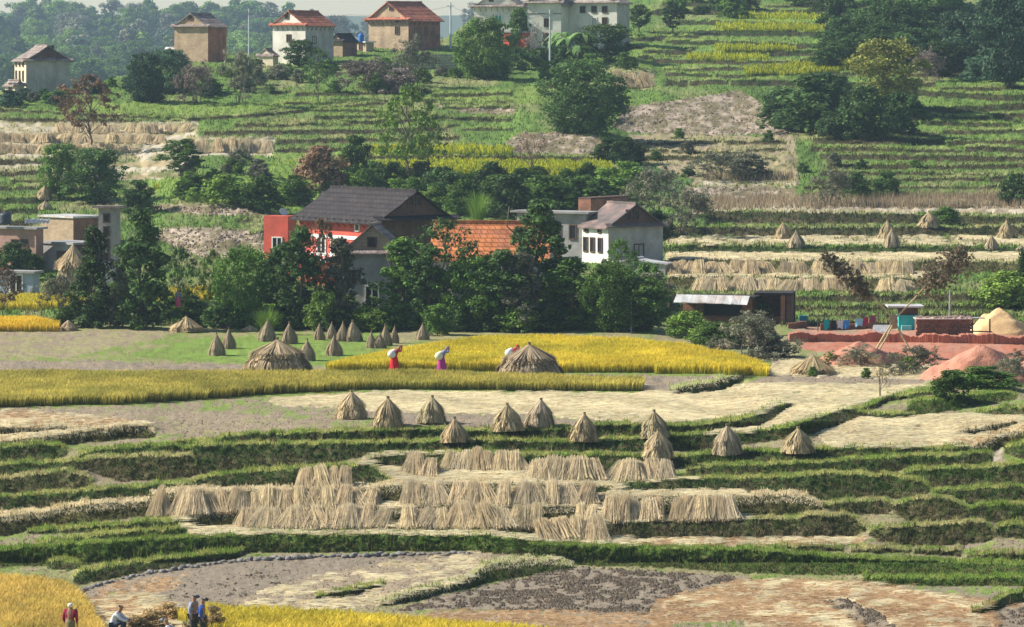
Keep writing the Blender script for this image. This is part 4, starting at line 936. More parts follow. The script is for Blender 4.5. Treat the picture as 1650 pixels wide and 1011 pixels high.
def house(name, label, px, py, a, wl, wr, hpx, rpx, gable, wall, roof, wallR=None, gmat=None, wins=(), over=.4, group=None, cat='house', band=None, struts=False, dy=0, soffit='wood', skirt=True):
    p = g1(px, py); p.y += dy; s = F / p.y; p.x = (px - CX) / F * p.y; p.z = ZC - (py - YH) / F * p.y
    A = R_(a); Ll = wl / (s * math.cos(A)); Lr = wr / (s * math.sin(A)); h = hpx / s; rh = rpx / s
    root = empty(name, p, -A, label, cat, group)
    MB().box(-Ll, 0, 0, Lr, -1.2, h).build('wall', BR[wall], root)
    if wallR: MB().box(.003, .03, .002, Lr - .002, -1.2, h - .01).build('side_wall', BR[wallR], root)  # sun-averted side; on several houses its shade is put into a darker wall colour
    if band: MB().box(-Ll - .03, .05, -.04, .05, h * band, h * band + .1).build('string_course', BR['wood'], root)
    if gable == 'F':      # flat slab
        MB().box(-Ll - over, over, -over, Lr + over, h + .004, h + .16).build('roof_slab', BR[roof], root)
    else:
        if gable == 'L':
            m = -Ll / 2; G_ = [(-Ll, .0, h), (0, .0, h), (m, .0, h + rh - .08)]; back = [(x, Lr, z) for x, y, z in G_]
            slope = lambda sgn: ((m, h + rh), (m + sgn * (Ll / 2 + over), h - rh * over / (Ll / 2)))
        else:
            m = Lr / 2; G_ = [(0, 0, h), (0, Lr, h), (0, m, h + rh - .08)]; back = [(-Ll, y, z) for x, y, z in G_]
            slope = lambda sgn: ((m, h + rh), (m + sgn * (Lr / 2 + over), h - rh * over / (Lr / 2)))
        MB().add(G_ + back, [(0, 1, 2), (5, 4, 3), (1, 4, 5, 2), (0, 2, 5, 3)]).build('gable', BR[gmat or wall], root)
        rf = MB(); t = .10
        e0, e1 = (-over * .5, Lr + over * .5) if gable == 'L' else (-Ll - over * .5, over * .5)
        for sg in (-1, 1):
            (a0, z0), (a1, z1) = slope(sg)
            n = 14; vs = []
            for k in range(n + 1):
                u = k / n; aa = a0 + (a1 - a0) * u; zz = z0 + (z1 - z0) * u - .09 * math.sin(math.pi * u) * .6 + random.uniform(-.02, .02)
                for e in (e0, e1):
                    for dz in (0, t): vs.append((aa, e, zz + dz) if gable == 'L' else (e, aa, zz + dz))
            fs = []
            for k in range(n):
                b = 4 * k; fs += [(b + 1, b + 3, b + 7, b + 5), (b, b + 4, b + 6, b + 2), (b, b + 1, b + 5, b + 4), (b + 2, b + 6, b + 7, b + 3)]
            fs += [(4 * n, 4 * n + 1, 4 * n + 3, 4 * n + 2)]
            rf.add(vs, fs)
        ro = rf.build('roof', BR[roof], root)
        rd = MB(); nn = 9
        for k in range(nn):
            u0, u1 = e0 + (e1 - e0) * k / nn, e0 + (e1 - e0) * (k + .96) / nn; dz = random.uniform(0, .03)
            if gable == 'L': rd.box(m - .13, m + .13, u0, u1, h + rh + .02 + dz, h + rh + .17 + dz)
            else: rd.box(u0, u1, m - .13, m + .13, h + rh + .02 + dz, h + rh + .17 + dz)
        rd.build('ridge', BR[roof], ro)
        if skirt:                           # tiled skirt across the gable at eave height, and verge tiles
            sk = MB(); o = over * 1.1
            for k in range(12):
                u0, u1 = k / 12, (k + 1) / 12 - .004; z0 = h + .22 + random.uniform(-.01, .02)
                if gable == 'L': x0, x1 = -Ll - over + (Ll + 2 * over) * u0, -Ll - over + (Ll + 2 * over) * u1; vs = [(x0, .0, z0), (x1, .0, z0), (x1, -o, z0 - .26), (x0, -o, z0 - .26)]
                else: y0, y1 = -over + (Lr + 2 * over) * u0, -over + (Lr + 2 * over) * u1; vs = [(.0, y1, z0), (.0, y0, z0), (o, y0, z0 - .26), (o, y1, z0 - .26)]
                sk.add(vs + [(x, y, z - .07) for x, y, z in vs], [(0, 3, 2, 1), (4, 5, 6, 7), (0, 1, 5, 4), (1, 2, 6, 5), (2, 3, 7, 6), (3, 0, 4, 7)])
            sk.build('skirt_roof', BR[roof], root)
        if struts:
            for fc, L_ in (('L', Ll), ('R', Lr)):
                for k in range(int(L_ / .8) + 1):
                    u = .3 + k * .8
                    if u > L_: break
                    q = MB(); A0 = (-u, -.02, h - .7) if fc == 'L' else (.04, u, h - .7); B0 = (-u, -over * .9, h - .06) if fc == 'L' else (over * .9, u, h - .06)
                    q.bar(A0, B0, .035, 4); q.build('roof_strut', BR['wood'], root)
    for wn in wins: win(root, *wn[:5], Ll, Lr, *wn[5:])
    return root, Ll, Lr, h, s
# ridge houses
house('brick_house', 'small ridge house at the far left with cream front and long side wall greyed as shade', 42, 152, 70, 27, 68, 55, 22, 'R', 'cream', 'gtile', wallR='greyp', gmat='dbrick',  # greyer plaster on the right wall: its shade put into the colour
      wins=[('L', 1.3, 3.1, .5, .7), ('L', 2.9, 3.1, .5, .7), ('L', 4.5, 3.1, .5, .7), ('L', 1.3, 1.5, .5, 1.0), ('L', 2.9, 1.5, .5, 1.0), ('L', 4.5, 1.5, .5, 1.0), ('R', 2.8, 4.7, .6, .6)])
house('lean_to', 'low porch with sloping roof on the left side of the far left ridge house', 24, 157, 60, 20, 14, 20, 6, 'R', 'cream', 'gtile', over=.3, cat='porch', wins=[('L', 1.2, .3, .7, 1.2)])
house('brick_house', 'tall tan brick ridge house with dark gable and grey tiled hat roof', 335, 101, 33, 57, 27, 59, 19, 'L', 'tan', 'gtile', wallR='brick', wins=[('L', 2.6, 5.2, .55, .5)])
house('lean_to', 'small tin roofed lean to beside the tall tan brick ridge house', 306, 92, 33, 38, 10, 13, 5, 'L', 'greyp', 'tin', over=.25, cat='shed')
house('red_roofed_house', 'grey walled ridge house with red tiled roof, the smaller of the two red roofed ones', 492, 105, 38, 55, 43, 65, 21, 'L', 'pale', 'rtile', wallR='greyp', gmat='pale',  # right wall's shade put into the colour, greyer than the lit front
      wins=[('L', 2.6, 2.8, .6, .8), ('L', 2.9, 5.6, .5, .5), ('R', 1.6, 2.6, .6, .8)], struts=True)
house('lean_to', 'low mud wall shed attached left of the smaller red roofed house', 440, 106, 38, 26, 8, 16, 10, 'L', 'cream', 'gtile', over=.2, cat='shed')
house('brick_shed', 'dark roofed low brick shed between the two red roofed houses', 552, 92, 35, 20, 22, 26, 10, 'L', 'tan', 'dtile', wallR='brick', over=.3, cat='shed')
house('flat_shed', 'flat tin roofed shed joining the largest red roofed house', 590, 84, 60, 26, 12, 15, 3, 'F', 'tan', 'tin', over=.25, cat='shed', wins=[('L', 1.4, .3, .8, 1.1)])
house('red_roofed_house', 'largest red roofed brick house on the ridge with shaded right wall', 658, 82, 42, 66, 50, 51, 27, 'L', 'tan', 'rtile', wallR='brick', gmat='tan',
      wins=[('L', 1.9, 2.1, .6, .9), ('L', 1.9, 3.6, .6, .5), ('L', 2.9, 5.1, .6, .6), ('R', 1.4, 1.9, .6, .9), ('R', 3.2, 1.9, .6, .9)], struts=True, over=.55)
house('ridge_house', 'white walled brown roofed house at the top edge, left of the large pale one', 842, 52, 20, 78, 10, 42, 24, 'L', 'pale', 'gtile', wins=[('L', 3.4, 1.3, .9, .9, 'trim', 'blueg'), ('L', 4.4, 4.1, .5, .5)], over=.5, struts=True, group=None)
house('red_walled_shed', 'small red walled flat shed between the two pale ridge houses', 848, 80, 30, 36, 8, 27, 3, 'F', 'red', 'concrete', over=.1, cat='shed')
house('ridge_house', 'large pale ridge house wing with two lit windows, left of the banana clump', 904, 80, 20, 54, 14, 76, 26, 'L', 'pale', 'gtile', wins=[('L', 1.9, 2.9, .6, .9), ('L', 1.9, .7, .8, 1.3)], over=.5, band=.75)
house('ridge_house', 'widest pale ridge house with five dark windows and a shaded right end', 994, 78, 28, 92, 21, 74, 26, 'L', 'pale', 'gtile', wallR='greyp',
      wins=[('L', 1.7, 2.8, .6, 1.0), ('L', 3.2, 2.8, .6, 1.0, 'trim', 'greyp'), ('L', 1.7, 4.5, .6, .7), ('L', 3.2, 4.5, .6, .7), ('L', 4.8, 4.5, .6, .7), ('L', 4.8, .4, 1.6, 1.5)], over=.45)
# left village
def flat(name, label, px, py, a, wl, wr, h, wall, **k): return house(name, label, px, py, a, wl, wr, h, 3, 'F', wall, k.pop('roof', 'concrete'), **k)
flat('flat_roofed_house', 'tan plastered upper floor block with flat roof on the left village house', 118, 440, 45, 60, 42, 45, 'concrete', wallR='dbrick', over=.12, wins=[('L', 1.2, .3, 1.2, 1.2, 'wood', 'dbrick')])
r_, Ll, Lr, h_, s_ = flat('upper_room', 'tan upper room with tin edged roof standing on the left concrete house', 118, 394, 45, 60, 42, 42, 'tan', wallR='brick', roof='tin', over=.15, dy=-.15)
flat('stair_tower', 'grey concrete stair tower with a ladder of small windows on the left village house', 186, 470, 14, 28, 6, 134, 'concrete', over=.35, roof='gtile', dy=-1.0,
     wins=[('L', .65, 4.9, .35, .5), ('L', .65, 4.0, .35, .5), ('L', .65, 3.1, .35, .5), ('L', .65, 2.2, .35, .5)])
flat('flat_roofed_house', 'pinkish flat roofed house with red brick porch at the left frame edge', 58, 440, 30, 110, 10, 70, 'rose', over=.25, wins=[('L', 1.5, 1.9, 1.4, .5, 'wood', 'glass')], dy=-.3)
tree('bush', 22, 452, 392, 64, 'dark', 'dark leafy bush in front of the pinkish flat roofed house')
tree('bush', 50, 446, 410, 44, 'mid', 'leafy green bush right of the dark one before the pinkish house')
flat('blue_grey_house', 'low blue grey house with a white framed window at the left frame edge', 53, 477, 22, 110, 8, 36, 'bluep', over=.25, dy=-.4, wins=[('L', 1.3, .3, .9, 1.1, 'trim', 'glass')])
# middle houses
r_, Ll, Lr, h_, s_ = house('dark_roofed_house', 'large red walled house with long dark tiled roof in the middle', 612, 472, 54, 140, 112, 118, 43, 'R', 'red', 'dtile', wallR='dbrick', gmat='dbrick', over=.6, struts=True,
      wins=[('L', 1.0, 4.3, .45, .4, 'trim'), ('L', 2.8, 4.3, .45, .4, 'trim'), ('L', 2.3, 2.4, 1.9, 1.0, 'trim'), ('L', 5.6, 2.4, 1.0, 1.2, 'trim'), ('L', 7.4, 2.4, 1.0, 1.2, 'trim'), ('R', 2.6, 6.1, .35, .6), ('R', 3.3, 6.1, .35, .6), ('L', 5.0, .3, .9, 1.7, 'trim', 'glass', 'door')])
bl = MB(); bl.box(-Ll, -2, -1.1, -.003, 1.95, 2.05); bl.build('balcony', BR['trim'], r_)
rl = MB()
for k in range(24): rl.box(-Ll + .05 + k * (Ll - 2.1) / 24, -Ll + .09 + k * (Ll - 2.1) / 24, -1.08, -1.04, 2.052, 2.55)
rl.box(-Ll, -2, -1.09, -1.03, 2.552, 2.6); rl.build('railing', BR['trim'], r_)
for k in range(3):
    u = 2.3 + k * (Ll - 2.6) / 2; MB().box(-u - .09, -u + .09, -1.05, -.87, -1, 1.945).build('pillar', BR['red'], r_)
sc_ = MB(); sc_.box(-Ll - .02, .02, -.06, -.002, 3.6, 3.85); sc_.build('string_course', BR['trim'], r_)
flat('red_annex', 'salmon red box annex with a white framed window beside the dark roofed house', 464, 414, 26, 40, 12, 62, 'red', over=.0, roof='red', dy=-2.2, cat='annex', wins=[('L', .95, .25, .75, 1.2, 'trim', 'glass')])
mb = MB(); p = g1(462, 352); p = Vector(((440 - CX) / F * 292, 290.5, ZC - (353 - YH) / F * 290.5))
house('gabled_house', 'small front gabled brown house with dark doorway and pale roof edge', 652, 505, 14, 104, 9, 97, 44, 'L', 'greyp', 'gtile', gmat='tan', over=.35, dy=-6.5,
      wins=[('L', 2.2, 4.35, .45, .5), ('L', 2.2, .1, .8, 1.6, 'trim', 'glass', 'door'), ('L', .6, .1, .5, 1.6, 'wood', 'wood', 'door'), ('L', 3.6, 1.9, .6, .8)])
# long orange roof: ridge runs across the view
house('orange_roofed_house', 'long low house with orange tiled roof in the middle of the tree row', 882, 500, 12, 186, 14, 92, 46, 'R', 'greyp', 'otile', over=.45, dy=0, skirt=False, wins=[('L', 3.2, 1.6, .7, .9, 'trim'), ('L', 6.2, 1.6, .7, .9, 'trim')])
house('white_house', 'whitewashed two storey house with brown gable and mauve tin roof right of the middle', 980, 428, 55, 41, 90, 63, 34, 'R', 'white', 'tinr', wallR='greyp', gmat='dbrick', over=.35,  # whitewash in shade on the right, painted as grey plaster
      wins=[('L', 1.0, 1.0, .45, 1.0), ('L', 2.0, 1.0, .45, 1.0), ('L', 2.9, 1.0, .45, 1.0), ('R', 2.9, .4, .8, 1.1), ('R', 1.9, 3.45, .35, .7), ('R', 2.7, 3.45, .35, .7), ('L', 1.1, 2.5, .3, .3), ('L', 2.8, 2.5, .3, .3)])
house('lean_to', 'low patched tin roof along the foot of the white house', 1072, 440, 20, 96, 12, 14, 6, 'L', 'greyp', 'tin', over=.2, cat='shed', skirt=False, dy=-2.0)
flat('flat_roofed_house', 'grey concrete flat roofed building directly left of the white house', 945, 425, 30, 112, 14, 80, 'concrete', over=.4, dy=1.0, wins=[('L', 1.2, 1.9, .5, 1.0), ('L', 2.6, 1.9, .5, 1.0)])
flat('brick_box_room', 'raw red brick box room behind the white house roof', 952, 400, 35, 20, 62, 78, 'brick', over=.0, roof='dbrick', dy=3.0)
# brick shed right
r_, Ll, Lr, h_, s_ = flat('brick_shed', 'low open fronted brick shed under rusty tin sheets right of the tree row', 1212, 522, 20, 110, 14, 40, 'brick', over=.25, roof='dtile', cat='shed')
aw = MB(); x0 = -Ll - .35
for k in range(9):
    u0 = x0 + (Ll + .3) * k / 9; u1 = x0 + (Ll + .3) * (k + .97) / 9; d_ = random.uniform(-.06, .06); aw.add([(u0, -.3, h_ + .22), (u1, -.3, h_ + .22), (u1, -.95, h_ - .28 + d_), (u0, -.95, h_ - .28 + random.uniform(-.06, .06)), (u0, -.3, h_ + .19), (u1, -.3, h_ + .19), (u1, -.95, h_ - .31 + d_), (u0, -.95, h_ - .31)], [(0, 3, 2, 1), (4, 5, 6, 7), (2, 3, 7, 6), (0, 1, 5, 4), (1, 2, 6, 5), (3, 0, 4, 7)])
aw.build('tin_awning', BR['tin'], r_)
win(r_, 'L', 2.0, .5, 2.6, .75, Ll, Lr, 'dbrick', 'glass', 'window', False)
p = g1(1215, 524); r_ = empty('open_shed', p, R_(-8), 'dark open bay with a brick pillar at the right end of the brick shed', 'shed'); s_ = F / p.y
MB().box(0, 62 / s_, 0, 2.6, 48 / s_, 52 / s_).build('roof_slab', BR['dtile'], r_); MB().box(0, 62 / s_, 2.4, 2.6, -1, 47.8 / s_).build('back_wall', BR['dbrick'], r_)
MB().box(43 / s_, 50 / s_, 0, .3, -1, 47.8 / s_).build('pillar', BR['brick'], r_); MB().box(52 / s_, 60 / s_, .1, 2.38, -1, 47.8 / s_).build('side_wall', BR['dbrick'], r_); MB().box(0, 42.5 / s_, .6, .9, -1, .5).build('low_wall', BR['dbrick'], r_)
# field wall on the ridge, stone
mb = MB()
for x in range(662, 735, 4):
    for zr in range(6):
        p = g1(x + random.uniform(-1, 1), 112); mb.box(p.x - .2, p.x + random.uniform(.1, .2), p.y - .2, p.y + .2, p.z + zr * .3, p.z + zr * .3 + .27)
tag(mb.build('stone_wall', BR['rock']), 'pale stone garden wall below the largest red roofed house', 'wall')
# water tanks, dish
def tank(px, py, r, h, m, label):
    d = float(G(px, py + 40)[1]); s = F / d
    return d
def place(px, py, d): return Vector(((px - CX) / F * d, d, ZC - (py - YH) / F * d))
def lathe(mb, prof, n=16, c=(0, 0, 0)):
    b = len(mb.v); vs = [(c[0] + r * math.cos(2 * math.pi * k / n), c[1] + r * math.sin(2 * math.pi * k / n), c[2] + z) for r, z in prof for k in range(n)]
    fs = [(i * n + k, i * n + (k + 1) % n, (i + 1) * n + (k + 1) % n, (i + 1) * n + k) for i in range(len(prof) - 1) for k in range(n)]
    mb.add(vs, fs + [tuple(range(n))[::-1], tuple((len(prof) - 1) * n + k for k in range(n))]); return mb
def water_tank(px, py_base, d, h_px, w_px, m, label):
    p = place(px, py_base, d); s = F / d; h = h_px / s; r = w_px / s / 2
    root = empty('water_tank', p, 0, label, 'water tank')
    lathe(MB(), [(r, 0), (r * 1.03, h * .1), (r, h * .2), (r * 1.03, h * .4), (r, h * .5), (r * 1.03, h * .7), (r * .95, h * .8), (r * .4, h * .93)]).build('tank_body', BR[m], root, True)
    lathe(MB(), [(r * .35, h * .935), (r * .35, h), (r * .1, h * 1.01)]).build('lid', BR[m], root, True)
dd = float(G(590, 84)[1]); water_tank(582, 68.5, dd + .6, 15, 9, 'bluet', 'bright blue water tank on the flat shed between the red roofed houses')
dd = float(G(58, 440)[1]); water_tank(9, 361, dd + .6, 20, 19, 'blackt', 'black water tank on the flat roof at the left frame edge')
dd = float(G(464, 414)[1]) - 1.8; p = place(457, 350, dd); root = empty('satellite_dish', p, 0, 'grey satellite dish on the roof of the red annex', 'satellite dish')
lathe(MB(), [(.02, -.12), (.2, -.08), (.33, 0), (.34, 0), (.2, -.06), (.02, -.1)], 18).build('dish', BR['steel'], root, True)
root.children[0].rotation_euler = (R_(60), 0, R_(25)); root.children[0].location = (0, 0, .42); MB().bar((0, 0, 0), (0, .05, .4), .025).build('mount', BR['steel'], root)
mb = MB(); n = 26
for k in range(n): mb.box(k * .07, k * .07 + .05, 0, .5, .0 + .12 * math.sin(k * .8) ** 2, .18 + .12 * math.sin(k * .8) ** 2 + random.uniform(0, .15))
o = mb.build('tarpaulin', mat('blue white tarp', (.6, .65, .72), var=.3, scale=4)); o.location = place(40, 361, float(G(58, 440)[1]) + 1.0); tag(o, 'crumpled blue white tarpaulin on the flat roof at the left', 'tarpaulin')
# poles
def pole(px, yb, yt, r, label, m='steel', arm=True, lean=0, name='utility_pole', cat='pole'):
    p = g1(px, yb); s = F / p.y; h = (yb - yt) / s; root = empty(name, p, 0, label, cat)
    MB().tube([(0, 0, -.3), (lean * .5, 0, h * .5), (lean, 0, h)], [r, r * .85, r * .65], 8).build('post', BR[m], root)
    if arm: MB().box(-.45 + lean, .45 + lean, -.04, .04, h - .5, h - .42).build('crossarm', BR['steel'], root)
pole(726, 80, 4, .14, 'pale metal pole standing right of the largest red roofed house')
pole(886, 112, 16, .12, 'tall pale pole in front of the large ridge house')
pole(401, 128, 14, .10, 'thin pale pole on the left ridge by the drooping tree')
pole(1531, 512, 468, .10, 'grey wooden post standing alone behind the brick stack', 'rock', False, name='post', cat='post')
pole(1078, 505, 448, .05, 'thin post by the brick shed holding a wire', 'wood', False, name='post', cat='post')
pole(1017, 536, 478, .06, 'thin blue white post at the edge of the golden rice below the trees', 'bluep', False, name='post', cat='post')
wp = [place(401, 22, 560), place(563, 24, 562), place(726, 10, 562), place(806, 24, 545), place(886, 22, 528)]
mb = MB()
for a_, b_ in zip(wp[:-1], wp[1:]):
    mb.tube([a_.lerp(b_, t / 8) - Vector((0, 0, .5 * 4 * (t / 8) * (1 - t / 8))) for t in range(9)], .02, 4)
tag(mb.build('power_line', BR['blackt']), 'thin sagging power line strung between the ridge poles', 'power line')
# leaning pale trunk
p = g1(740, 515); s = F / p.y; root = empty('leaning_tree', p, 0, 'pale leaning bare trunk below the orange roof', 'tree')
MB().tube([(.1, 0, -.2), (-.1, 0, 1.1), (-.6, 0, 2.3), (-1.5, .1, 3.4), (-2.1, .1, 4.0)], [.20, .17, .13, .09, .04], 8).build('trunk', BARKP, root, True)
MB().tube([(-.6, 0, 2.3), (-.7, -.2, 3.2), (-.5, -.3, 3.9)], [.09, .06, .03], 6).build('branch', BARKP, root, True)
# ------------------------------------------------------------ brick yard at the right
def mound(name, px, py, wpx, hpx, m, label, sq=.75, seed=0, cat='mound'):
    p = g1(px, py); s = F / p.y; R = wpx / s / 2; H = hpx / s; vs = []; fs = []; nr_, na = 22, 44; rs = np.random.default_rng(seed)
    for i in range(nr_ + 1):
        u = i / nr_
        for k in range(na):
            a = 2 * math.pi * k / na; rr = R * u * (1 + .12 * math.sin(2 * a + seed) + .07 * math.sin(5 * a)); z = H * (1 - u) ** .85 * (1 + .0 * u)
            z = H * (1 - u ** 1.3) + (float(fbm(2.5 * u * math.cos(a) + 9 + seed, 2.5 * u * math.sin(a) + 9, 3)) - .5) * H * .5 * min(1, 2 * u) + rs.uniform(-.02, .02)
            vs.append((rr * math.cos(a), rr * math.sin(a) * sq, z if i < nr_ else -.4))
    fs = [(i * na + k, i * na + (k + 1) % na, (i + 1) * na + (k + 1) % na, (i + 1) * na + k) for i in range(nr_) for k in range(na)]
    o = MB().add(vs, [f[::-1] for f in fs]).build(name, m, None, True); o.location = p; return tag(o, label, cat)
RED = mat('red powdery earth', (.48, .225, .15), var=.18, scale=2.5, bump=.5, stain=(.38, .16, .10)); SAND = mat('yellow sand', (.64, .44, .22), var=.1, scale=3, bump=.3)
mound('soil_mound', 1385, 588, 132, 38, RED, 'left red soil mound, partly behind the bamboo legs', seed=1)
mound('soil_mound', 1580, 612, 172, 56, RED, 'largest red soil mound in front of the brick stack', seed=2)
mound('soil_mound', 1690, 606, 120, 50, RED, 'red soil mound cut by the right frame edge', seed=3)
mound('sand_pile', 1610, 538, 108, 42, SAND, 'yellow sand pile behind the rail at the right', seed=4, cat='sand pile')
mound('earth_heap', 1505, 398, 8, 2, RED, 'tiny earth heap on the right hillside', seed=5)
bpy.data.objects.remove(bpy.data.objects['earth_heap'])
def wallrun(name, pts, hpx, m, label, th=.35, rough=.05, cat='wall', step=6):
    mb = MB(); xs = np.arange(pts[0][0], pts[-1][0], step); ys = np.interp(xs, *zip(*pts)); nz = (fbm(xs / 23., xs * 0 + 5, 3) - .5) * .5
    for x, y, q_ in zip(xs, ys, nz):
        p = g1(x, y); s = F / p.y; wd = step / s; t = random.uniform(-rough, rough)
        mb.box(p.x, p.x + wd - .003, p.y + t, p.y + th, p.z - .6, p.z + hpx / s + q_ + random.uniform(-rough, rough) * .6)
    return tag(mb.build(name, m), label, cat)
wallrun('earth_wall', [(1272,551),(1480,552),(1680,556)], 12, BR['dirt'], 'long red earth bank wall behind the soil mounds', 1.2, .05, step=3)
wallrun('brick_row', [(1322,533),(1405,530)], 10, BR['brick'], 'low row of stacked bricks below the clothesline', .4, .04, 'bricks')
wallrun('brick_row', [(1270,530),(1300,529)], 8, BR['brick'], 'short low brick row right of the open shed', .4, .04, 'bricks')
# brick stack of individual courses
p = g1(1478, 550); s = F / p.y; root = empty('brick_stack', p, 0, 'large stack of red bricks with loose stones on its top', 'brick stack')
mb = MB(); bl_ = 0; z = 0
rows_ = int(36 / s / .12); W_ = 86 / s
for k in range(rows_):
    x = -random.uniform(0, .1)
    while x < W_ - .1:
        l_ = random.uniform(.2, .3); mb.box(x, x + l_ - .012, random.uniform(-.05, .05), .7, k * .12, k * .12 + .108); x += l_
mb.box(0, W_ - .1, .15, 1.6, -.4, rows_ * .12 - .01); mb.build('bricks', BR['brick'], root)
mb = MB(); mb.box(-.1, W_ + .1, -.15, 1.7, rows_ * .12, rows_ * .12 + .06)
for k in range(40): x = random.uniform(0, W_); y = random.uniform(-.1, 1.4); mb.box(x, x + random.uniform(.1, .25), y, y + .15, rows_ * .12 + .06, rows_ * .12 + random.uniform(.1, .2))
mb.build('top_slab', mat('pale dust', (.50, .38, .32), var=.2, scale=4), root)
# teal shack
p = g1(1449, 533) + Vector((0, .4, 0)); s = F / p.y; root = empty('shack', p, 0, 'small teal painted shack with a flat tin roof left of the brick stack', 'shack')
MB().box(0, 30 / s, 0, 1.6, -.3, 24 / s).build('wall', BR['tealp'], root); MB().box(-18 / s, 40 / s, -.4, 1.8, 37 / s, 39.5 / s).build('roof', BR['tin'], root)
MB().box(2 / s, 32 / s, .3, 1.5, 24.2 / s, 36.8 / s).build('gap_shade', BR['dbrick'], root); MB().bar((-15 / s, -.3, -.2), (-15 / s, -.3, 36.8 / s), .04).build('roof_post', BR['wood'], root)  # dark block filling the gap under the roof, standing in for its shade
MB().box(4 / s, 20 / s, -.35, -.02, 0, 8 / s).build('counter', mat('light teal', (.2, .6, .55), var=.1), root)
# rail table before the sand pile
p = g1(1563, 548); s = F / p.y; root = empty('timber_frame', p, 0, 'simple timber frame with a tin sheet beside the sand pile', 'frame')
for x in (4, 32): MB().bar((x / s, 0, -.3), (x / s, 0, 34 / s), .05).build('post', BR['wood'], root)
MB().bar((0, 0, 14 / s), (36 / s, 0, 13 / s), .04).build('rail', BR['wood'], root)
mb = MB(); mb.box(-.4, .9, -.1, .6, 34.3 / s, 35.8 / s); mb.build('tin_sheet', BR['tin'], root)
# rail fence by the bright bush
p0 = g1(1582, 494); root = empty('rail_fence', p0, 0, 'low wooden rail fence in front of the bright green bush', 'fence')
for k in range(4): q = g1(1582 + k * 30, 494) - p0; MB().bar(q + Vector((0, 0, -.2)), q + Vector((0, 0, .75)), .05).build('post', BR['rock'], root)
MB().bar((0, -.06, .6), g1(1672, 494) - p0 + Vector((0, -.06, .5)), .035).build('rail', BR['rock'], root)
# bits and bobs of the yard
o = MB().box(0, .55, 0, .5, 0, .75).build('plastic_drum', mat('deep teal plastic', (.02, .16, .22), var=.1), None, bevel=.03); o.location = g1(1288, 528); tag(o, 'dark teal bin standing right of the open shed', 'bin')
o = MB().box(0, 1.1, 0, .5, 0, .06).add([(0, 0, .06), (1.1, 0, .06), (1.2, .4, .5), (.1, .4, .5)], [(0, 1, 2, 3)]).build('tin_sheets', BR['tin']); o.location = g1(1405, 546) + Vector((0, -.2, .35)); tag(o, 'grey tin sheets lying by the bamboo legs', 'tin sheets')
# clothesline
LINE = [(1318,514),(1345,517),(1372,516),(1400,511),(1416,505)]
dl = float(G(1366, 534)[1]) - .2; s = F / dl
root = empty('clothesline', place(1366, 534, dl), 0, 'sagging rope with washing between two posts behind the brick row', 'clothesline'); c0 = root.location.copy()
MB().tube([place(x, y, dl) - c0 for x, y in LINE], .012, 5).build('rope', BR['wood'], root)
for x, y in (LINE[0], LINE[-1]): MB().bar(place(x, y - 2, dl) - c0, place(x, 536, dl) - c0, .035).build('post', BR['wood'], root)
CL = [('trousers', 1332, 9, 15, (.02, .35, .36), 'teal cloth hanging leftmost on the clothesline'), ('shawl', 1343, 10, 14, (.02, .02, .03), 'black cloth hanging on the clothesline beside the teal one'), ('shirt', 1354, 9, 13, (.62, .62, .72), 'pale lilac cloth hanging on the clothesline'),
      ('shirt', 1364, 9, 13, (.06, .25, .62), 'strong blue cloth hanging on the clothesline'), ('shirt', 1384, 12, 12, (.25, .55, .72), 'light blue cloth hanging on the clothesline'), ('shawl', 1395, 9, 12, (.30, .03, .08), 'dark red cloth hanging on the clothesline'),
      ('shawl', 1406, 10, 11, (.22, .06, .12), 'maroon cloth hanging near the right end of the clothesline')]
for nm, x, w_, h, c, lab in CL:
    yl = float(np.interp(x, *zip(*LINE))); p = place(x, yl, dl); W2 = w_ / s / 2; H2 = h / s; vs = []; n = 8
    for i in range(7):
        for k in range(n + 1):
            u = k / n; vs.append((-W2 + 2 * W2 * u * (1 - .05 * i / 6), -.02 + .05 * math.sin(u * 9 + x) * i / 6, -H2 * i / 6 * (1 + .1 * math.sin(u * 5 + x))))
    m1 = len(vs); vs += [(a, b + .015, z_) for a, b, z_ in vs]; fs = []
    for i in range(6):
        for k in range(n): q = i * (n + 1) + k; fs += [(q, q + n + 1, q + n + 2, q + 1), (m1 + q, m1 + q + 1, m1 + q + n + 2, m1 + q + n + 1)]
    o = MB().add(vs, fs).build('hanging_' + nm, mat('cloth %.2f %.2f' % (c[0], c[2]), c, var=.1), None, True); o.location = p; tag(o, lab, 'washing')
# crossed bamboo poles with brush tops
dB = float(G(1442, 580)[1]) - .1; s = F / dB; c0 = place(1441, 578, dB)
root = empty('bamboo_poles', c0, 0, 'crossed bamboo poles lashed together with dry leafy brush left on their tips', 'bamboo poles')
def bp(pts, r): return MB().tube([place(x, y, dB + dz) - c0 for x, y, dz in pts], r, 7)
BAM = mat('bamboo', (.50, .42, .24), var=.2, scale=5)
bp([(1476,580,-.6),(1455,545,-.2),(1440,515,0),(1420,492,.2),(1385,455,.5),(1330,412,.8)], [.065,.06,.055,.05,.035,.02]).build('pole', BAM, root)
bp([(1402,580,-.5),(1422,545,-.2),(1440,516,.06),(1470,485,.2),(1510,440,.4),(1545,405,.6)], [.06,.06,.05,.045,.035,.02]).build('pole', BAM, root)
bp([(1412,572,-.9),(1428,545,-.4),(1441,518,-.1)], [.05,.05,.04]).build('pole', BAM, root)
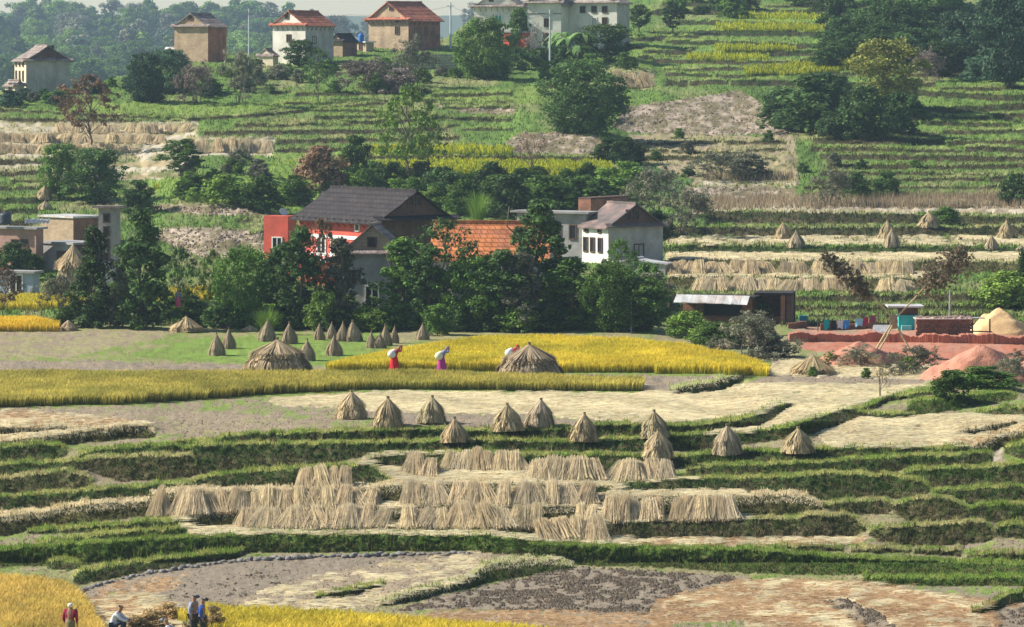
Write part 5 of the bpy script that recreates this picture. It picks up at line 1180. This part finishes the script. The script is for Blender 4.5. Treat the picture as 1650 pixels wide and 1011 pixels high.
def brush(name, path, wpx, n, col, seed):
    rs = np.random.default_rng(seed); u = rs.uniform(0, 1, n); xs = np.interp(u, np.linspace(0, 1, len(path)), [q[0] for q in path]); ys = np.interp(u, np.linspace(0, 1, len(path)), [q[1] for q in path])
    wv = wpx * (.35 + .65 * np.sin(np.pi * np.clip(u * .9 + .1, 0, 1))); P = np.stack([((xs - CX) / F * dB), np.full(n, dB), ZC - (ys - YH) / F * dB], -1) - np.array(c0)
    P += rs.normal(size=(n, 3)) * (wv / s / 2.6)[:, None]
    V_, F_, c = leaves(P, np.full(n, .10), 7, .09, rs, droop=.6, elong=2.6); mesh_np(name, V_, F_, c, mat_leaf('brush ' + str(seed), col), parent=root)
brush('leafy_tip', [(1400,478),(1375,452),(1350,432),(1328,412)], 22, 420, (.36, .30, .19), 1)
brush('leafy_tip', [(1490,462),(1515,440),(1540,422),(1550,408)], 36, 520, (.56, .46, .30), 2)
mb = MB(); mb.tube([place(1439, 508, dB) - c0, place(1440, 520, dB) - c0, place(1441, 530, dB) - c0], [.22, .26, .16], 10).build('lashing', mat('straw rope', (.34, .26, .16), var=.3, scale=8), root)

# ------------------------------------------------------------ straw cones, stacks and leaning sheaves
SC = mat_attr('straw strands', scales=((2, .85, 1.15),), bump=0, trans=.15)
def strand_cone(name, parent, n, z0, z1, r0, r1, rs, wd=.035, col=(.52, .40, .23), flare=.0, bulge=.0, link=True, dark=.35):
    """strands running from radius r1 at height z1 (top) down to r0 at z0, over a closed cone core"""
    t = rs.uniform(0, 2 * np.pi, n); k = rs.uniform(0, .35, n); jr = rs.uniform(.86, 1.1, n)
    bun = 1 + .10 * np.sin(t * 7 + rs.uniform(0, 6)) ; tt = t + rs.normal(size=n) * .09
    zt = z1 - (z1 - z0) * k; rt = r1 + (r0 - r1) * k
    zb = z0 + (z1 - z0) * rs.uniform(-.04, .30, n) ** 1.3 if False else z0 + (z1 - z0) * (rs.uniform(0, 1, n) ** 1.8 * .34 - .03); rb = r0 * jr * bun * (1 + flare)
    A_ = np.stack([np.cos(t) * rt, np.sin(t) * rt, zt], -1); B_ = np.stack([np.cos(tt) * rb, np.sin(tt) * rb, zb], -1)
    M_ = (A_ + B_) / 2; M_[:, :2] *= 1 + bulge
    sd_ = np.stack([-np.sin(t), np.cos(t), np.zeros(n)], -1) * (wd * rs.uniform(.6, 1.5, n) / 2)[:, None]
    V_ = np.stack([A_ - sd_ * .5, A_ + sd_ * .5, M_ + sd_, M_ - sd_, B_ + sd_ * .7, B_ - sd_ * .7], 1).reshape(-1, 3)
    b = np.arange(n)[:, None] * 6; F_ = np.concatenate([b + [0, 1, 2, 3], b + [3, 2, 4, 5]])
    shade = (np.where(np.sin(t * 7) > .2, 1.0, .8) * rs.uniform(.55, 1.4, n))[:, None]
    c = np.repeat(np.array(col) * shade * (1 + rs.uniform(-.1, .1, n)[:, None] * np.array([.3, .2, 1])), 6, 0)
    na = 20; q = np.linspace(0, 2 * np.pi, na, endpoint=False); ring = lambda r, z: np.stack([np.cos(q) * r, np.sin(q) * r, np.full(na, z)], -1)
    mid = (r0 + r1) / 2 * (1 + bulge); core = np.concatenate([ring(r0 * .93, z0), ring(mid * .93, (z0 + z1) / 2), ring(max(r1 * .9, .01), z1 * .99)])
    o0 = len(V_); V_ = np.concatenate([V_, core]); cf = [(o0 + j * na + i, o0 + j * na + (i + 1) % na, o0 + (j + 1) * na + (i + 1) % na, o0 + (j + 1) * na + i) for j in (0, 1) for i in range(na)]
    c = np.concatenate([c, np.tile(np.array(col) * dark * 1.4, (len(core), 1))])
    return mesh_np(name, V_, np.concatenate([F_, np.array(cf)]), c, SC, parent=parent, link=link)
def stook_meshes(seed, col, tiers=2):
    rs = np.random.default_rng(seed); ms = []
    if tiers == 2:
        ms.append(('lower_sheaves', strand_cone('lower_sheaves', None, 900, 0, .62, .50, .20, rs, .028, col, .03, .06, False)))
        ms.append(('upper_sheaves', strand_cone('upper_sheaves', None, 800, .30, .93, .42, .03, rs, .026, [c * 1.08 for c in col], .05, .10, False)))
    else:
        ms.append(('sheaves', strand_cone('sheaves', None, 1300, 0, .90, .50, .04, rs, .028, col, .0, .12, False)))
    ms.append(('tied_top', strand_cone('tied_top', None, 90, .86, 1.0, .035, .06, rs, .02, [c * .8 for c in col], .0, 0, False)))
    return ms
STK = [stook_meshes(i, c, t) for i, (c, t) in enumerate([((.62, .49, .29), 2), ((.52, .41, .24), 2), ((.60, .48, .28), 2), ((.50, .40, .26), 1), ((.46, .35, .23), 1), ((.62, .50, .32), 1), ((.50, .42, .25), 2), ((.58, .44, .26), 1), ((.54, .44, .29), 2)])]
def stook(v, px, yt, yb, wpx, label, group, lean=0):
    p = g1(px, yb); s = F / p.y; root = empty('straw_cone', p, random.uniform(0, 6.28), label, 'straw stack', group)
    root.scale = (wpx / s, wpx / s, (yb - yt) / s); root.rotation_euler = (R_(lean), R_(lean * .6), root.rotation_euler.z)
    for nm, me in STK[v]: o = bpy.data.objects.new(nm, me); COL.objects.link(o); o.parent = root
GA = 'straw cones on the near terraces'
for i, (x, yt, yb, w_, lab) in enumerate([
 (566,628,675,50,'leftmost straw cone on the upper near terrace edge'), (625,638,687,46,'straw cone right of the leftmost one on the near terrace'), (696,637,682,44,'straw cone below the path directly under the woman with a purple skirt'),
 (733,671,713,42,'rounded straw cone standing lower than its neighbours, right of the third one'), (819,649,694,46,'wide straw cone below the big haystack, left one of two'), (870,641,688,42,'straw cone below the big haystack, right one of two'),
 (940,664,711,40,'slim straw cone alone between the pair under the haystack and the overlapping pair'), (1056,660,706,44,'rear one of the two overlapping straw cones'), (1061,690,738,42,'front one of the two overlapping straw cones'),
 (1173,682,731,42,'second straw cone from the right on the near terraces'), (1286,687,729,46,'rightmost straw cone on the near terraces')]):
    stook([0, 1, 6, 7, 2, 8, 1, 6, 0, 8, 2][i], x, yt, yb, w_ * random.uniform(.95, 1.12), lab, GA, random.uniform(-5, 5))
GB = 'narrow straw cones on the green field'
for i, (x, yt, yb, w_, lab) in enumerate([
 (350,535,573,26,'leftmost narrow straw cone on the green field'), (369,528,562,22,'narrow straw cone just behind the leftmost one'), (430,513,550,28,'narrow straw cone behind the large low haystack, left of the pair'), (466,518,554,26,'narrow straw cone behind the large low haystack, right one'),
 (495,545,581,26,'narrow straw cone right beside the large low haystack'), (515,520,548,18,'small narrow straw cone at the back edge of the green field'), (534,518,546,17,'small narrow straw cone left of the rounded heap'), (553,517,550,22,'narrow straw cone touching the rounded heap'),
 (569,515,550,30,'rounded straw heap among the narrow cones'), (539,539,573,26,'narrow straw cone in front of the rounded heap at the rice edge'), (598,532,561,16,'leftmost of four crowded cones at the golden rice edge'), (611,535,561,22,'front middle one of four crowded cones at the golden rice edge'),
 (622,521,557,20,'tallest of four crowded cones at the golden rice edge'), (635,524,553,15,'rightmost of four crowded cones at the golden rice edge'), (681,520,548,22,'single straw cone at the back edge of the golden rice'),]):
    stook(3 + i % 2, x, yt, yb, w_, lab, GB, random.uniform(-3, 3))
GCc = 'pale straw cones on the hillside terraces'
for i, (x, yt, yb, w_, lab) in enumerate([
 (1262,357,386,27,'pale straw cone on the hillside, upper one of the left pair'), (1283,370,399,28,'pale straw cone on the hillside, lower one of the left pair'), (1430,354,386,28,'rear cone of the overlapping hillside pair'), (1437,366,398,26,'front cone of the overlapping hillside pair'),
 (1497,340,367,34,'wide pale straw cone beside a round bush on the hillside'), (1598,378,402,22,'small pale straw cone near the right edge of the hillside'), (1622,353,385,28,'tall pale straw cone at the right edge of the hillside'),
 (1645,395,404,16,'small heap of straw at the right frame edge on the hillside'), (72,298,322,26,'pale straw heap above the concrete house on the left slope'), (73,322,338,22,'small brownish straw heap just above the tin roof on the left')]):
    stook(5 if i % 2 else 2, x, yt, yb, w_, lab, GCc)
# haystacks
def haystack(px, yt, yb, wpx, label, col, rim=True, seed=0, knot=True):
    p = g1(px, yb); s = F / p.y; R = wpx / s / 2; H = (yb - yt) / s; rs = np.random.default_rng(seed)
    root = empty('haystack', p, 0, label, 'haystack')
    lo = .46 if rim else .05
    if rim:
        strand_cone('stack_body', root, 2600, 0, H * .56, R, R * .74, rs, .07, [c * .92 for c in col], .02, .10)
        n = 1500; t = rs.uniform(0, 6.28, n); z = rs.uniform(.02, H * .58, n); rr = R * (1.03 - .27 * (z / (H * .56)) ** 1.6) * rs.uniform(.95, 1.06, n)
        P = np.stack([np.cos(t) * rr, np.sin(t) * rr, z], -1); V_, F_, c = leaves(P, np.full(n, .05), 1, .11, rs, droop=1, elong=2.2)
        mesh_np('loose_straw', V_, F_, c * 1.7 * np.array(col), SC, parent=root)
    strand_cone('thatch_cap', root, 2600, H * lo, H * .93, R * (.80 if rim else 1), .05, rs, .05, col, .04, .0 if rim else .04)
    if knot: strand_cone('top_knot', root, 120, H * .88, H, .05, .09, rs, .04, [c * .55 for c in col])
haystack(447, 543, 603, 99, 'large low haystack with a pointed thatch at the path, left of the golden rice', (.55, .43, .26), seed=1)
haystack(853, 551, 611, 98, 'large haystack with a dark tied knot in front of the golden rice', (.50, .39, .25), seed=2)
haystack(300, 508, 535, 50, 'low pale straw heap under the thin open tree', (.62, .48, .27), False, 3)
haystack(110, 515, 533, 28, 'small pale straw heap at the edge of the left rice patch', (.62, .46, .28), False, 4, False)
haystack(403, 524, 534, 26, 'flat little straw heap at the back of the green field', (.62, .48, .28), False, 5, False)
haystack(1165, 540, 562, 44, 'pale straw heap behind the right end of the golden rice', (.62, .50, .30), False, 6, False)
haystack(1310, 570, 604, 66, 'untidy straw heap on the threshing ground at the right', (.60, .46, .25), False, 8, False)
p = g1(118, 452); dS = p.y - 3.5; s = F / dS; root = empty('haystack', place(118, 470, dS), 0, 'straw capped stack raised in front of the left concrete house', 'haystack'); rs = np.random.default_rng(9)
strand_cone('stack_body', root, 1600, 0, 42 / s, 25 / s, 24 / s, rs, .06, (.48, .40, .26)); strand_cone('thatch_cap', root, 1800, 36 / s, 76 / s, 27 / s, .04, rs, .05, (.62, .48, .29), .03, -.12)
# leaning sheaves
def sheaf_mesh(seed, col, flip=0):
    rs = np.random.default_rng(seed); n = 210; u = rs.uniform(-.5, .5, n) + rs.normal(size=n) * .03; tu = u * rs.uniform(.62, .9) + flip * .11 + rs.normal(size=n) * .035
    bu = u * 1.15 + rs.normal(size=n) * .06; z1 = rs.uniform(.74, 1.12, n) - u * u * .35; z0 = rs.uniform(-.08, .12, n)
    top = np.stack([tu, .42 + rs.uniform(-.05, .05, n), z1], -1); bot = np.stack([bu, rs.uniform(-.12, .12, n), z0], -1); mid = (top + bot) / 2 + np.stack([rs.normal(size=n) * .02, -.02 + rs.normal(size=n) * .03, rs.normal(size=n) * .02], -1)
    w_ = rs.uniform(.007, .022, n)[:, None] * np.array([1, 0, 0])
    V_ = np.stack([bot - w_, bot + w_, mid + w_ * .8, mid - w_ * .8, top + w_ * .5, top - w_ * .5], 1).reshape(-1, 3); b = np.arange(n)[:, None] * 6
    F_ = np.concatenate([b + [0, 1, 2, 3], b + [3, 2, 4, 5]]); c = np.repeat(np.array(col) * rs.uniform(.5, 1.15, n)[:, None], 6, 0)
    return mesh_np('straw_sheaf', V_, F_, c, SM, link=False)
SM = mat_attr('drying straw', scales=((3, .85, 1.15),), bump=0, trans=.5)
SHF = [sheaf_mesh(i, c, f) for i, (c, f) in enumerate([((.92, .79, .55), 0), ((.90, .76, .51), 1.6), ((.86, .71, .46), -1.6), ((.94, .79, .51), .8), ((.88, .73, .48), -.6)])]
def row(x0, x1, t0, t1, b0, b1, label, group, step=17, wf=1.35, gap=.06, seed=0):
    r = random.Random(seed + int(x0)); x = x0 + step / 2
    while x < x1:
        u = (x - x0) / max(1, x1 - x0)
        if r.random() > gap + .05:
            yt = t0 + (t1 - t0) * u + r.uniform(-1.5, 1.5); yb = b0 + (b1 - b0) * u + r.uniform(-1, 1); p = g1(x, yb); s = F / p.y; h = (yb - yt) / s * .97
            o = bpy.data.objects.new('straw_sheaf', r.choice(SHF)); COL.objects.link(o); q = g1(x, yt)
            dpt = min(max(q.y - p.y, .5), 1.3)
            o.location = p + Vector((0, -.12, 0)); o.scale = (step * wf * 1.2 * r.uniform(.75, 1.3) / s, dpt / .42, h * r.uniform(.86, 1.08)); o.rotation_euler = (r.uniform(-.08, .08), r.uniform(-.25, .25), r.uniform(-.2, .2)); tag(o, label, 'straw sheaf', group)
        x += step * r.uniform(.6, 1.1)
RW = 'straw sheaves drying against the terrace banks'
row(858,980,739,741,775,774,'straw sheaf in the wide fan of sheaves on the top bank right of centre',RW,20,1.4,0)
row(980,1082,742,744,774,772,'straw sheaf in the group at the right end of the top bank',RW,19,1.3,.05)
row(712,797,728,730,757,758,'straw sheaf in the short row on the top bank above the centre',RW,17,1.3,.1)
row(800,852,731,733,760,759,'straw sheaf at the notch of the top bank',RW,17,1.3,0)
row(655,690,730,738,764,766,'straw sheaf hanging at the left start of the top bank',RW,15,1.3,0)
row(478,560,757,754,789,786,'straw sheaf left of the dark bank on the second row',RW,15,1.2,.2)
row(240,610,793,788,831,815,'straw sheaf in the long left row below the green bank',RW,14,1.4,.04)
row(654,716,778,780,813,813,'straw sheaf in the middle row, left of the green gap',RW,17,1.35,0)
row(728,960,779,780,813,815,'straw sheaf in the middle row, right of the green gap',RW,17,1.35,.05)
row(390,462,820,820,850,850,'straw sheaf at the left start of the third row',RW,17,1.35,0)
row(468,618,819,819,850,848,'straw sheaf in the left half of the third row',RW,17,1.35,.03)
row(650,868,818,818,850,850,'straw sheaf in the right half of the third row',RW,17,1.35,.03)
row(878,966,838,838,869,871,'straw sheaf in the lowest separate fan below the third row',RW,18,1.4,0)
row(928,950,812,814,840,842,'straw sheaf draped above the lowest separate fan',RW,14,1.2,0)
row(974,1058,802,804,841,838,'straw sheaf in the left group of the right hand bank',RW,17,1.35,.05)
row(1080,1196,803,802,838,836,'straw sheaf in the right group of the right hand bank',RW,17,1.35,0)
RF_ = 'small sheaves on the far stubble banks'
row(95,312,200,200,215,214,'small pale sheaf on the uppermost far left stubble bank',RF_,12,1.2,.1)
row(0,262,214,216,230,231,'small pale sheaf on the second far left stubble bank',RF_,13,1.2,.12)
row(0,228,232,233,248,247,'small pale sheaf on the third far left stubble bank',RF_,14,1.2,.2)
row(302,437,224,224,247,247,'small pale sheaf on the stubble bank left of the mustard slope',RF_,12,1.2,.05)
RR = 'sheaves on the right hillside banks'
row(1080,1460,421,422,442,442,'pale sheaf on the upper bank of the right hillside',RR,15,1.3,.12)
row(1120,1372,449,449,469,469,'pale sheaf on the lower bank of the right hillside',RR,15,1.3,.1)
row(1418,1466,452,452,470,470,'pale sheaf in the short row right of the dry leafy pole tip',RR,15,1.3,0)
row(990,1045,116,118,140,142,'straw sheaf on the small bank right of the mound tree',RR,13,1.2,0)
# edging stones below the big green bank
me = bmesh.new(); bmesh.ops.create_icosphere(me, subdivisions=2, radius=1)
for v in me.verts: v.co *= 1 + .35 * (float(vnoise(v.co.x * 1.7 + 5, v.co.y * 1.7 + v.co.z + 5)) - .5)
rk = bpy.data.meshes.new('stone'); me.to_mesh(rk); me.free(); rk.materials.append(mat('dark field stone', (.21, .195, .18), var=.3, scale=3, rnd=.3))
ex = [(138,950),(160,944),(200,934),(240,925),(290,917),(330,911),(400,903),(500,898),(600,895),(760,893)]
x = 138
while x < 760:
    y = float(np.interp(x, *zip(*ex))); o = bpy.data.objects.new('stone', rk); COL.objects.link(o); a = random.uniform(.10, .17)
    o.scale = (a * 1.4, a, a * random.uniform(.6, .9)); o.location = g1(x, y + random.uniform(-1, 2)) + Vector((0, 0, a * .3)); o.rotation_euler = (random.uniform(-.3, .3), 0, random.uniform(0, 6))
    tag(o, 'grey field stone in the row edging the bare grey field', 'stone', 'stones edging the bare field'); x += random.uniform(5, 11)

# ------------------------------------------------------------ people
SKIN = mat('skin', (.32, .19, .12), var=.05, bump=0)
def cm(nm, c): return mat('wear ' + nm, c, var=.12, scale=6, bump=.1)
def skin_mesh(name, joints, edges, m, root, sub=2, rootv=0):
    me = bpy.data.meshes.new(name); me.from_pydata([j[:3] for j in joints], edges, []); o = bpy.data.objects.new(name, me); COL.objects.link(o)
    md = o.modifiers.new('s', 'SKIN'); me.skin_vertices  # created with modifier
    if not me.skin_vertices:
        bm = bmesh.new(); bm.from_mesh(me); bm.verts.layers.skin.verify(); bm.to_mesh(me); bm.free()
    sv = me.skin_vertices[0].data
    for i, j in enumerate(joints): sv[i].radius = (j[3], j[3] if len(j) < 5 else j[4]); sv[i].use_root = (i == rootv)
    o.modifiers.new('d', 'SUBSURF').levels = sub; o.modifiers['d'].render_levels = sub
    dg = bpy.context.evaluated_depsgraph_get(); dg.update(); new = bpy.data.meshes.new_from_object(o.evaluated_get(dg)); new.name = name
    old = o.data; o.modifiers.clear(); o.data = new; bpy.data.meshes.remove(old)
    new.materials.clear(); new.materials.append(m); new.polygons.foreach_set('use_smooth', [True] * len(new.polygons)); o.parent = root; return o
def figure(px, yb, label, J, top, bottom, cover=None, cover_m=None, rz=0, scale=1.0, skirt=None, d_off=0, z_off=0, name='person'):
    """J: joint dict (x forward, y left, z up) in metres for a 1.6 m person"""
    p = g1(px, yb) + Vector((0, d_off, z_off)); root = empty('person', p, rz, label, 'person'); root.scale = (scale,) * 3
    n_ = ['pel', 'chest', 'neck', 'head', 'crown', 'shL', 'elL', 'haL', 'shR', 'elR', 'haR', 'hipL', 'knL', 'ftL', 'hipR', 'knR', 'ftR', 'toL', 'toR']
    rad = dict(pel=.13, chest=.14, neck=.055, head=.09, crown=.07, shL=.065, elL=.043, haL=.035, shR=.065, elR=.043, haR=.035, hipL=.09, knL=.058, ftL=.042, hipR=.09, knR=.058, ftR=.042, toL=.03, toR=.03)
    J = dict(J)
    for sd_ in 'LR':
        J.setdefault('to' + sd_, (J['ft' + sd_][0] + .14, J['ft' + sd_][1], J['ft' + sd_][2] - .03))
    js = [(*J[k], rad[k]) for k in n_]; ix = {k: i for i, k in enumerate(n_)}
    ed = [('pel', 'chest'), ('chest', 'neck'), ('neck', 'head'), ('head', 'crown'), ('chest', 'shL'), ('shL', 'elL'), ('elL', 'haL'), ('chest', 'shR'), ('shR', 'elR'), ('elR', 'haR'), ('pel', 'hipL'), ('hipL', 'knL'), ('knL', 'ftL'), ('ftL', 'toL'), ('pel', 'hipR'), ('hipR', 'knR'), ('knR', 'ftR'), ('ftR', 'toR')]
    skin_mesh('body', js, [(ix[a], ix[b]) for a, b in ed], SKIN, root)
    tops = ['pel', 'chest', 'neck', 'shL', 'elL', 'haL', 'shR', 'elR', 'haR']; g = {k: i for i, k in enumerate(tops)}
    def lp(a, b, t): return tuple(x + (y - x) * t for x, y in zip(J[a], J[b]))
    tj = [(*J['pel'], .150), (*J['chest'], .158), (*lp('chest', 'neck', .75), .075), (*J['shL'], .08), (*J['elL'], .06), (*lp('elL', 'haL', .7), .048), (*J['shR'], .08), (*J['elR'], .06), (*lp('elR', 'haR', .7), .048)]
    skin_mesh('shirt', tj, [(0, 1), (1, 2), (1, 3), (3, 4), (4, 5), (1, 6), (6, 7), (7, 8)], top, root)
    if skirt:
        mb = MB(); x0, y0, z0 = J['pel']; zb = skirt; n = 20; vs = []; N = 9
        for i in range(N):
            u = i / (N - 1)
            for k in range(n): a = 2 * math.pi * k / n; r = (.165 + .07 * u) * (1 + .06 * math.sin(a * 6) * u); vs.append((x0 * (1 - u) + r * math.cos(a) * (1 + .25 * u) + .03 * u, y0 + r * math.sin(a), z0 + .08 - (z0 + .08 - zb) * u))
        mb.add(vs, [(i * n + k, (i + 1) * n + k, (i + 1) * n + (k + 1) % n, i * n + (k + 1) % n) for i in range(N - 1) for k in range(n)] + [tuple(range(n))]); mb.build('skirt', bottom, root, True)
    else:
        bj = [(*J['pel'], .152), (*J['hipL'], .105), (*J['knL'], .075), (*J['ftL'], .06), (*J['hipR'], .105), (*J['knR'], .075), (*J['ftR'], .06)]
        skin_mesh('trousers', bj, [(0, 1), (1, 2), (2, 3), (0, 4), (4, 5), (5, 6)], bottom, root)
    h, c = Vector(J['head']), Vector(J['crown']); ax = (c - h).normalized(); fw = Vector((1, 0, 0)); fw = (fw - ax * fw.dot(ax)).normalized()
    hm = cover_m
    if cover == 'scarf': skin_mesh('head_scarf', [(*(h - ax * .10 - fw * .05), .085), (*(h - fw * .025), .115), (*(c - fw * .02), .09)], [(0, 1), (1, 2)], hm, root)
    elif cover == 'hair': skin_mesh('hair', [(*(h - ax * .02 - fw * .035), .098), (*(c - fw * .015), .082)], [(0, 1)], hm, root)
    elif cover == 'cap':
        skin_mesh('cap', [(*(h + ax * .035 - fw * .01), .104), (*(c + ax * .0), .082)], [(0, 1)], hm, root)
        q = h + ax * .05 + fw * .12; MB().tube([q - fw * .03, q + fw * .08], [.07, .05], 8).build('cap_brim', hm, root).scale = (1, 1, 1)
    # face: nose, eyes
    mb = MB(); n0 = h + fw * .095; mb.tube([n0 + ax * .03, n0 + fw * .02 - ax * .015], [.010, .018], 6).build('nose', SKIN, root)
    side = ax.cross(fw)
    for sg in (-1, 1): e = h + fw * .088 + side * .034 * sg + ax * .02; lathe(MB(), [(.004, -.008), (.012, 0), (.004, .008)], 8, tuple(e)).build('eye', BR['blackt'], root)
    for sd_ in 'LR':      # five short fingers on each hand
        a = Vector(J['el' + sd_]); b = Vector(J['ha' + sd_]); dr = (b - a).normalized(); sx = dr.orthogonal().normalized()
        for f in range(5):
            o_ = sx * (.028 - .014 * f); L_ = [.05, .075, .08, .075, .06][f]; mbf = MB(); st = b + dr * .02 + o_
            if f == 0: st = b - dr * .0 + sx * .035; mbf.tube([st, st + sx * .02 + dr * .03, st + sx * .02 + dr * .055], [.011, .010, .008], 5)
            else: mbf.tube([st, st + dr * L_ * .6, st + dr * L_ * .85 + Vector((0, 0, -.02))], [.010, .009, .007], 5)
            mbf.build('finger', SKIN, root)
    return root
BENT = dict(pel=(0, 0, .84), chest=(.15, 0, 1.13), neck=(.27, 0, 1.26), head=(.37, 0, 1.34), crown=(.44, 0, 1.41), shL=(.19, .17, 1.19), elL=(.38, .20, 1.10), haL=(.40, .14, 1.33), shR=(.19, -.17, 1.19), elR=(.38, -.2, 1.10), haR=(.38, -.14, 1.33),
            hipL=(.02, .09, .78), knL=(.12, .09, .46), ftL=(.06, .09, .08), hipR=(0, -.09, .78), knR=(.0, -.09, .44), ftR=(-.16, -.09, .10))
def sack(px, py, d, w_px, h_px, m, label):
    s = F / d; o = skin_mesh('sack', [(-.02, 0, -.5 * h_px / s * .7, .5 * w_px / s * .75), (0, 0, 0, .55 * w_px / s), (.03, 0, .5 * h_px / s * .62, .5 * w_px / s * .55), (.05, 0, .5 * h_px / s, .06)], [(0, 1), (1, 2), (2, 3)], m, None)
    o.location = place(px, py, d); o.rotation_euler = (0, R_(28), 0); return tag(o, label, 'sack')
for px, yb, tc, sc_, cv, lab, sm, slab, zz in (
  (635, 599, (.36, .06, .06), (.62, .02, .03), (.30, .07, .05), 'woman in a red skirt and top bent under a white sack on the path', (.70, .70, .66), 'white sack carried on the back of the woman in red', 37),
  (711, 601, (.22, .25, .42), (.42, .05, .24), (.20, .17, .28), 'woman in a purple skirt and grey blue top bent under a cream sack', (.72, .70, .48), 'cream sack carried on the back of the woman in a purple skirt', 36),
  (824, 598, (.50, .03, .04), (.30, .05, .08), (.50, .03, .04), 'woman in red mostly hidden behind the big haystack, carrying a round white sack', (.76, .77, .80), 'round white sack carried behind the big haystack', 38)):
    rt = figure(px, yb, lab, BENT, cm('t%.2f' % tc[2], tc), cm('s%.2f' % sc_[0], sc_), 'scarf', cm('c%.2f' % cv[2], cv), 0, 1.02, skirt=.14)
    d = rt.location.y; sack(px - 3.5, yb - (zz - 9), d - .05, 16, 20, cm('sack%.2f' % sm[2], sm), slab)
STAND = dict(pel=(0, 0, .92), chest=(.02, 0, 1.22), neck=(.02, 0, 1.40), head=(.05, 0, 1.52), crown=(.05, 0, 1.60), shL=(.02, .19, 1.33), elL=(.0, .25, 1.06), haL=(.12, .22, .84), shR=(.02, -.19, 1.33), elR=(.0, -.25, 1.06), haR=(.12, -.22, .84),
             hipL=(0, .09, .86), knL=(.04, .10, .48), ftL=(0, .10, .08), hipR=(0, -.09, .86), knR=(.04, -.10, .48), ftR=(0, -.10, .08))
SIT = dict(pel=(-.05, 0, .30), chest=(.12, 0, .62), neck=(.22, 0, .80), head=(.27, 0, .92), crown=(.28, 0, 1.0), shL=(.14, .18, .72), elL=(.36, .2, .52), haL=(.60, .12, .48), shR=(.14, -.18, .72), elR=(.36, -.2, .52), haR=(.62, -.10, .46),
           hipL=(0, .1, .28), knL=(.38, .14, .50), ftL=(.32, .12, .08), hipR=(0, -.1, .28), knR=(.38, -.14, .50), ftR=(.30, -.12, .08))
def fy(top_y, hgt, px):   # ground y so that a figure of that height reaches top_y
    y = top_y + 60
    for _ in range(20): y = top_y + hgt * PPM(px, y)
    return y
figure(113, fy(972, 1.66, 113), 'person in a crimson top and white head scarf seen from behind', STAND, cm('crimson', (.30, .02, .06)), cm('olive', (.20, .17, .08)), 'scarf', cm('white', (.78, .76, .66)), R_(75), 1.04, skirt=.12)
figure(183, fy(975, 1.10, 187), 'person in a white shirt with black hair crouching beside the cut rice', SIT, cm('whiteshirt', (.70, .72, .76)), cm('denim', (.06, .08, .12)), 'hair', cm('black', (.012, .012, .014)), R_(-10), 1.1)
figure(279, fy(998, 1.10, 279), 'person in a white shirt and grey cap cut off by the bottom frame edge', SIT, cm('whiteshirt', (.70, .72, .76)), cm('denim', (.06, .08, .12)), 'cap', cm('greycap', (.22, .22, .23)), R_(160), 1.1)
figure(310, fy(962, 1.66, 311), 'person in a grey shirt and dark cap standing behind the straw loads', STAND, cm('greyshirt', (.30, .33, .45)), cm('dk', (.05, .05, .06)), 'cap', cm('navy', (.03, .04, .07)), R_(-30), 1.04, d_off=.4)
figure(325, fy(965, 1.62, 325), 'person in a bright blue shirt and dark cap standing behind the straw loads', STAND, cm('blueshirt', (.04, .10, .45)), cm('dk', (.05, .05, .06)), 'cap', cm('navy', (.03, .04, .07)), R_(-10), 1.02)
figure(316, 497, 'small distant person in a blue top and pink skirt walking among the left trees', STAND, cm('sky', (.06, .28, .55)), cm('pink', (.50, .08, .16)), 'hair', cm('black', (.012, .012, .014)), R_(-60), .75, skirt=.15, d_off=-16, z_off=1.0)
tree('bush', 345, 1026, 976, 36, 'straw', 'upright tan straw load in front of the person in a blue shirt', var=1)
tree('bush', 316, 1026, 988, 40, 'dry', 'darker straw load in front of the person in a grey shirt', var=2)
for i, (x, y, w_, h, lab) in enumerate([(240,998,60,30,'heap of cut rice between the crouching person and the grey capped one'),(268,984,52,26,'heap of cut rice behind the grey capped person'),(218,1006,44,24,'heap of cut rice right in front of the crouching person')]):
    tree('bush', x, y + h * .5, y - h * .5, w_, 'straw', lab)
# two birds' worth of dark dots on the straw field are left as clods; a dry twig line on the path
# ------------------------------------------------------------ air
hz = MB().box(-480, 480, -40, 3500, -12, 130)
hm, hn = _mat('haze'); pv = NN(hn, 'ShaderNodeVolumePrincipled'); pv.inputs['Color'].default_value = (.58, .80, 1.0, 1)
pv.inputs['Density'].default_value = 0.00014; pv.inputs['Anisotropy'].default_value = .2
ho = NN(hn, 'ShaderNodeOutputMaterial'); hn.links.new(pv.outputs[0], ho.inputs['Volume'])
tag(hz.build('haze', hm), 'thin pale blue haze filling the valley air', 'haze', kind='stuff')
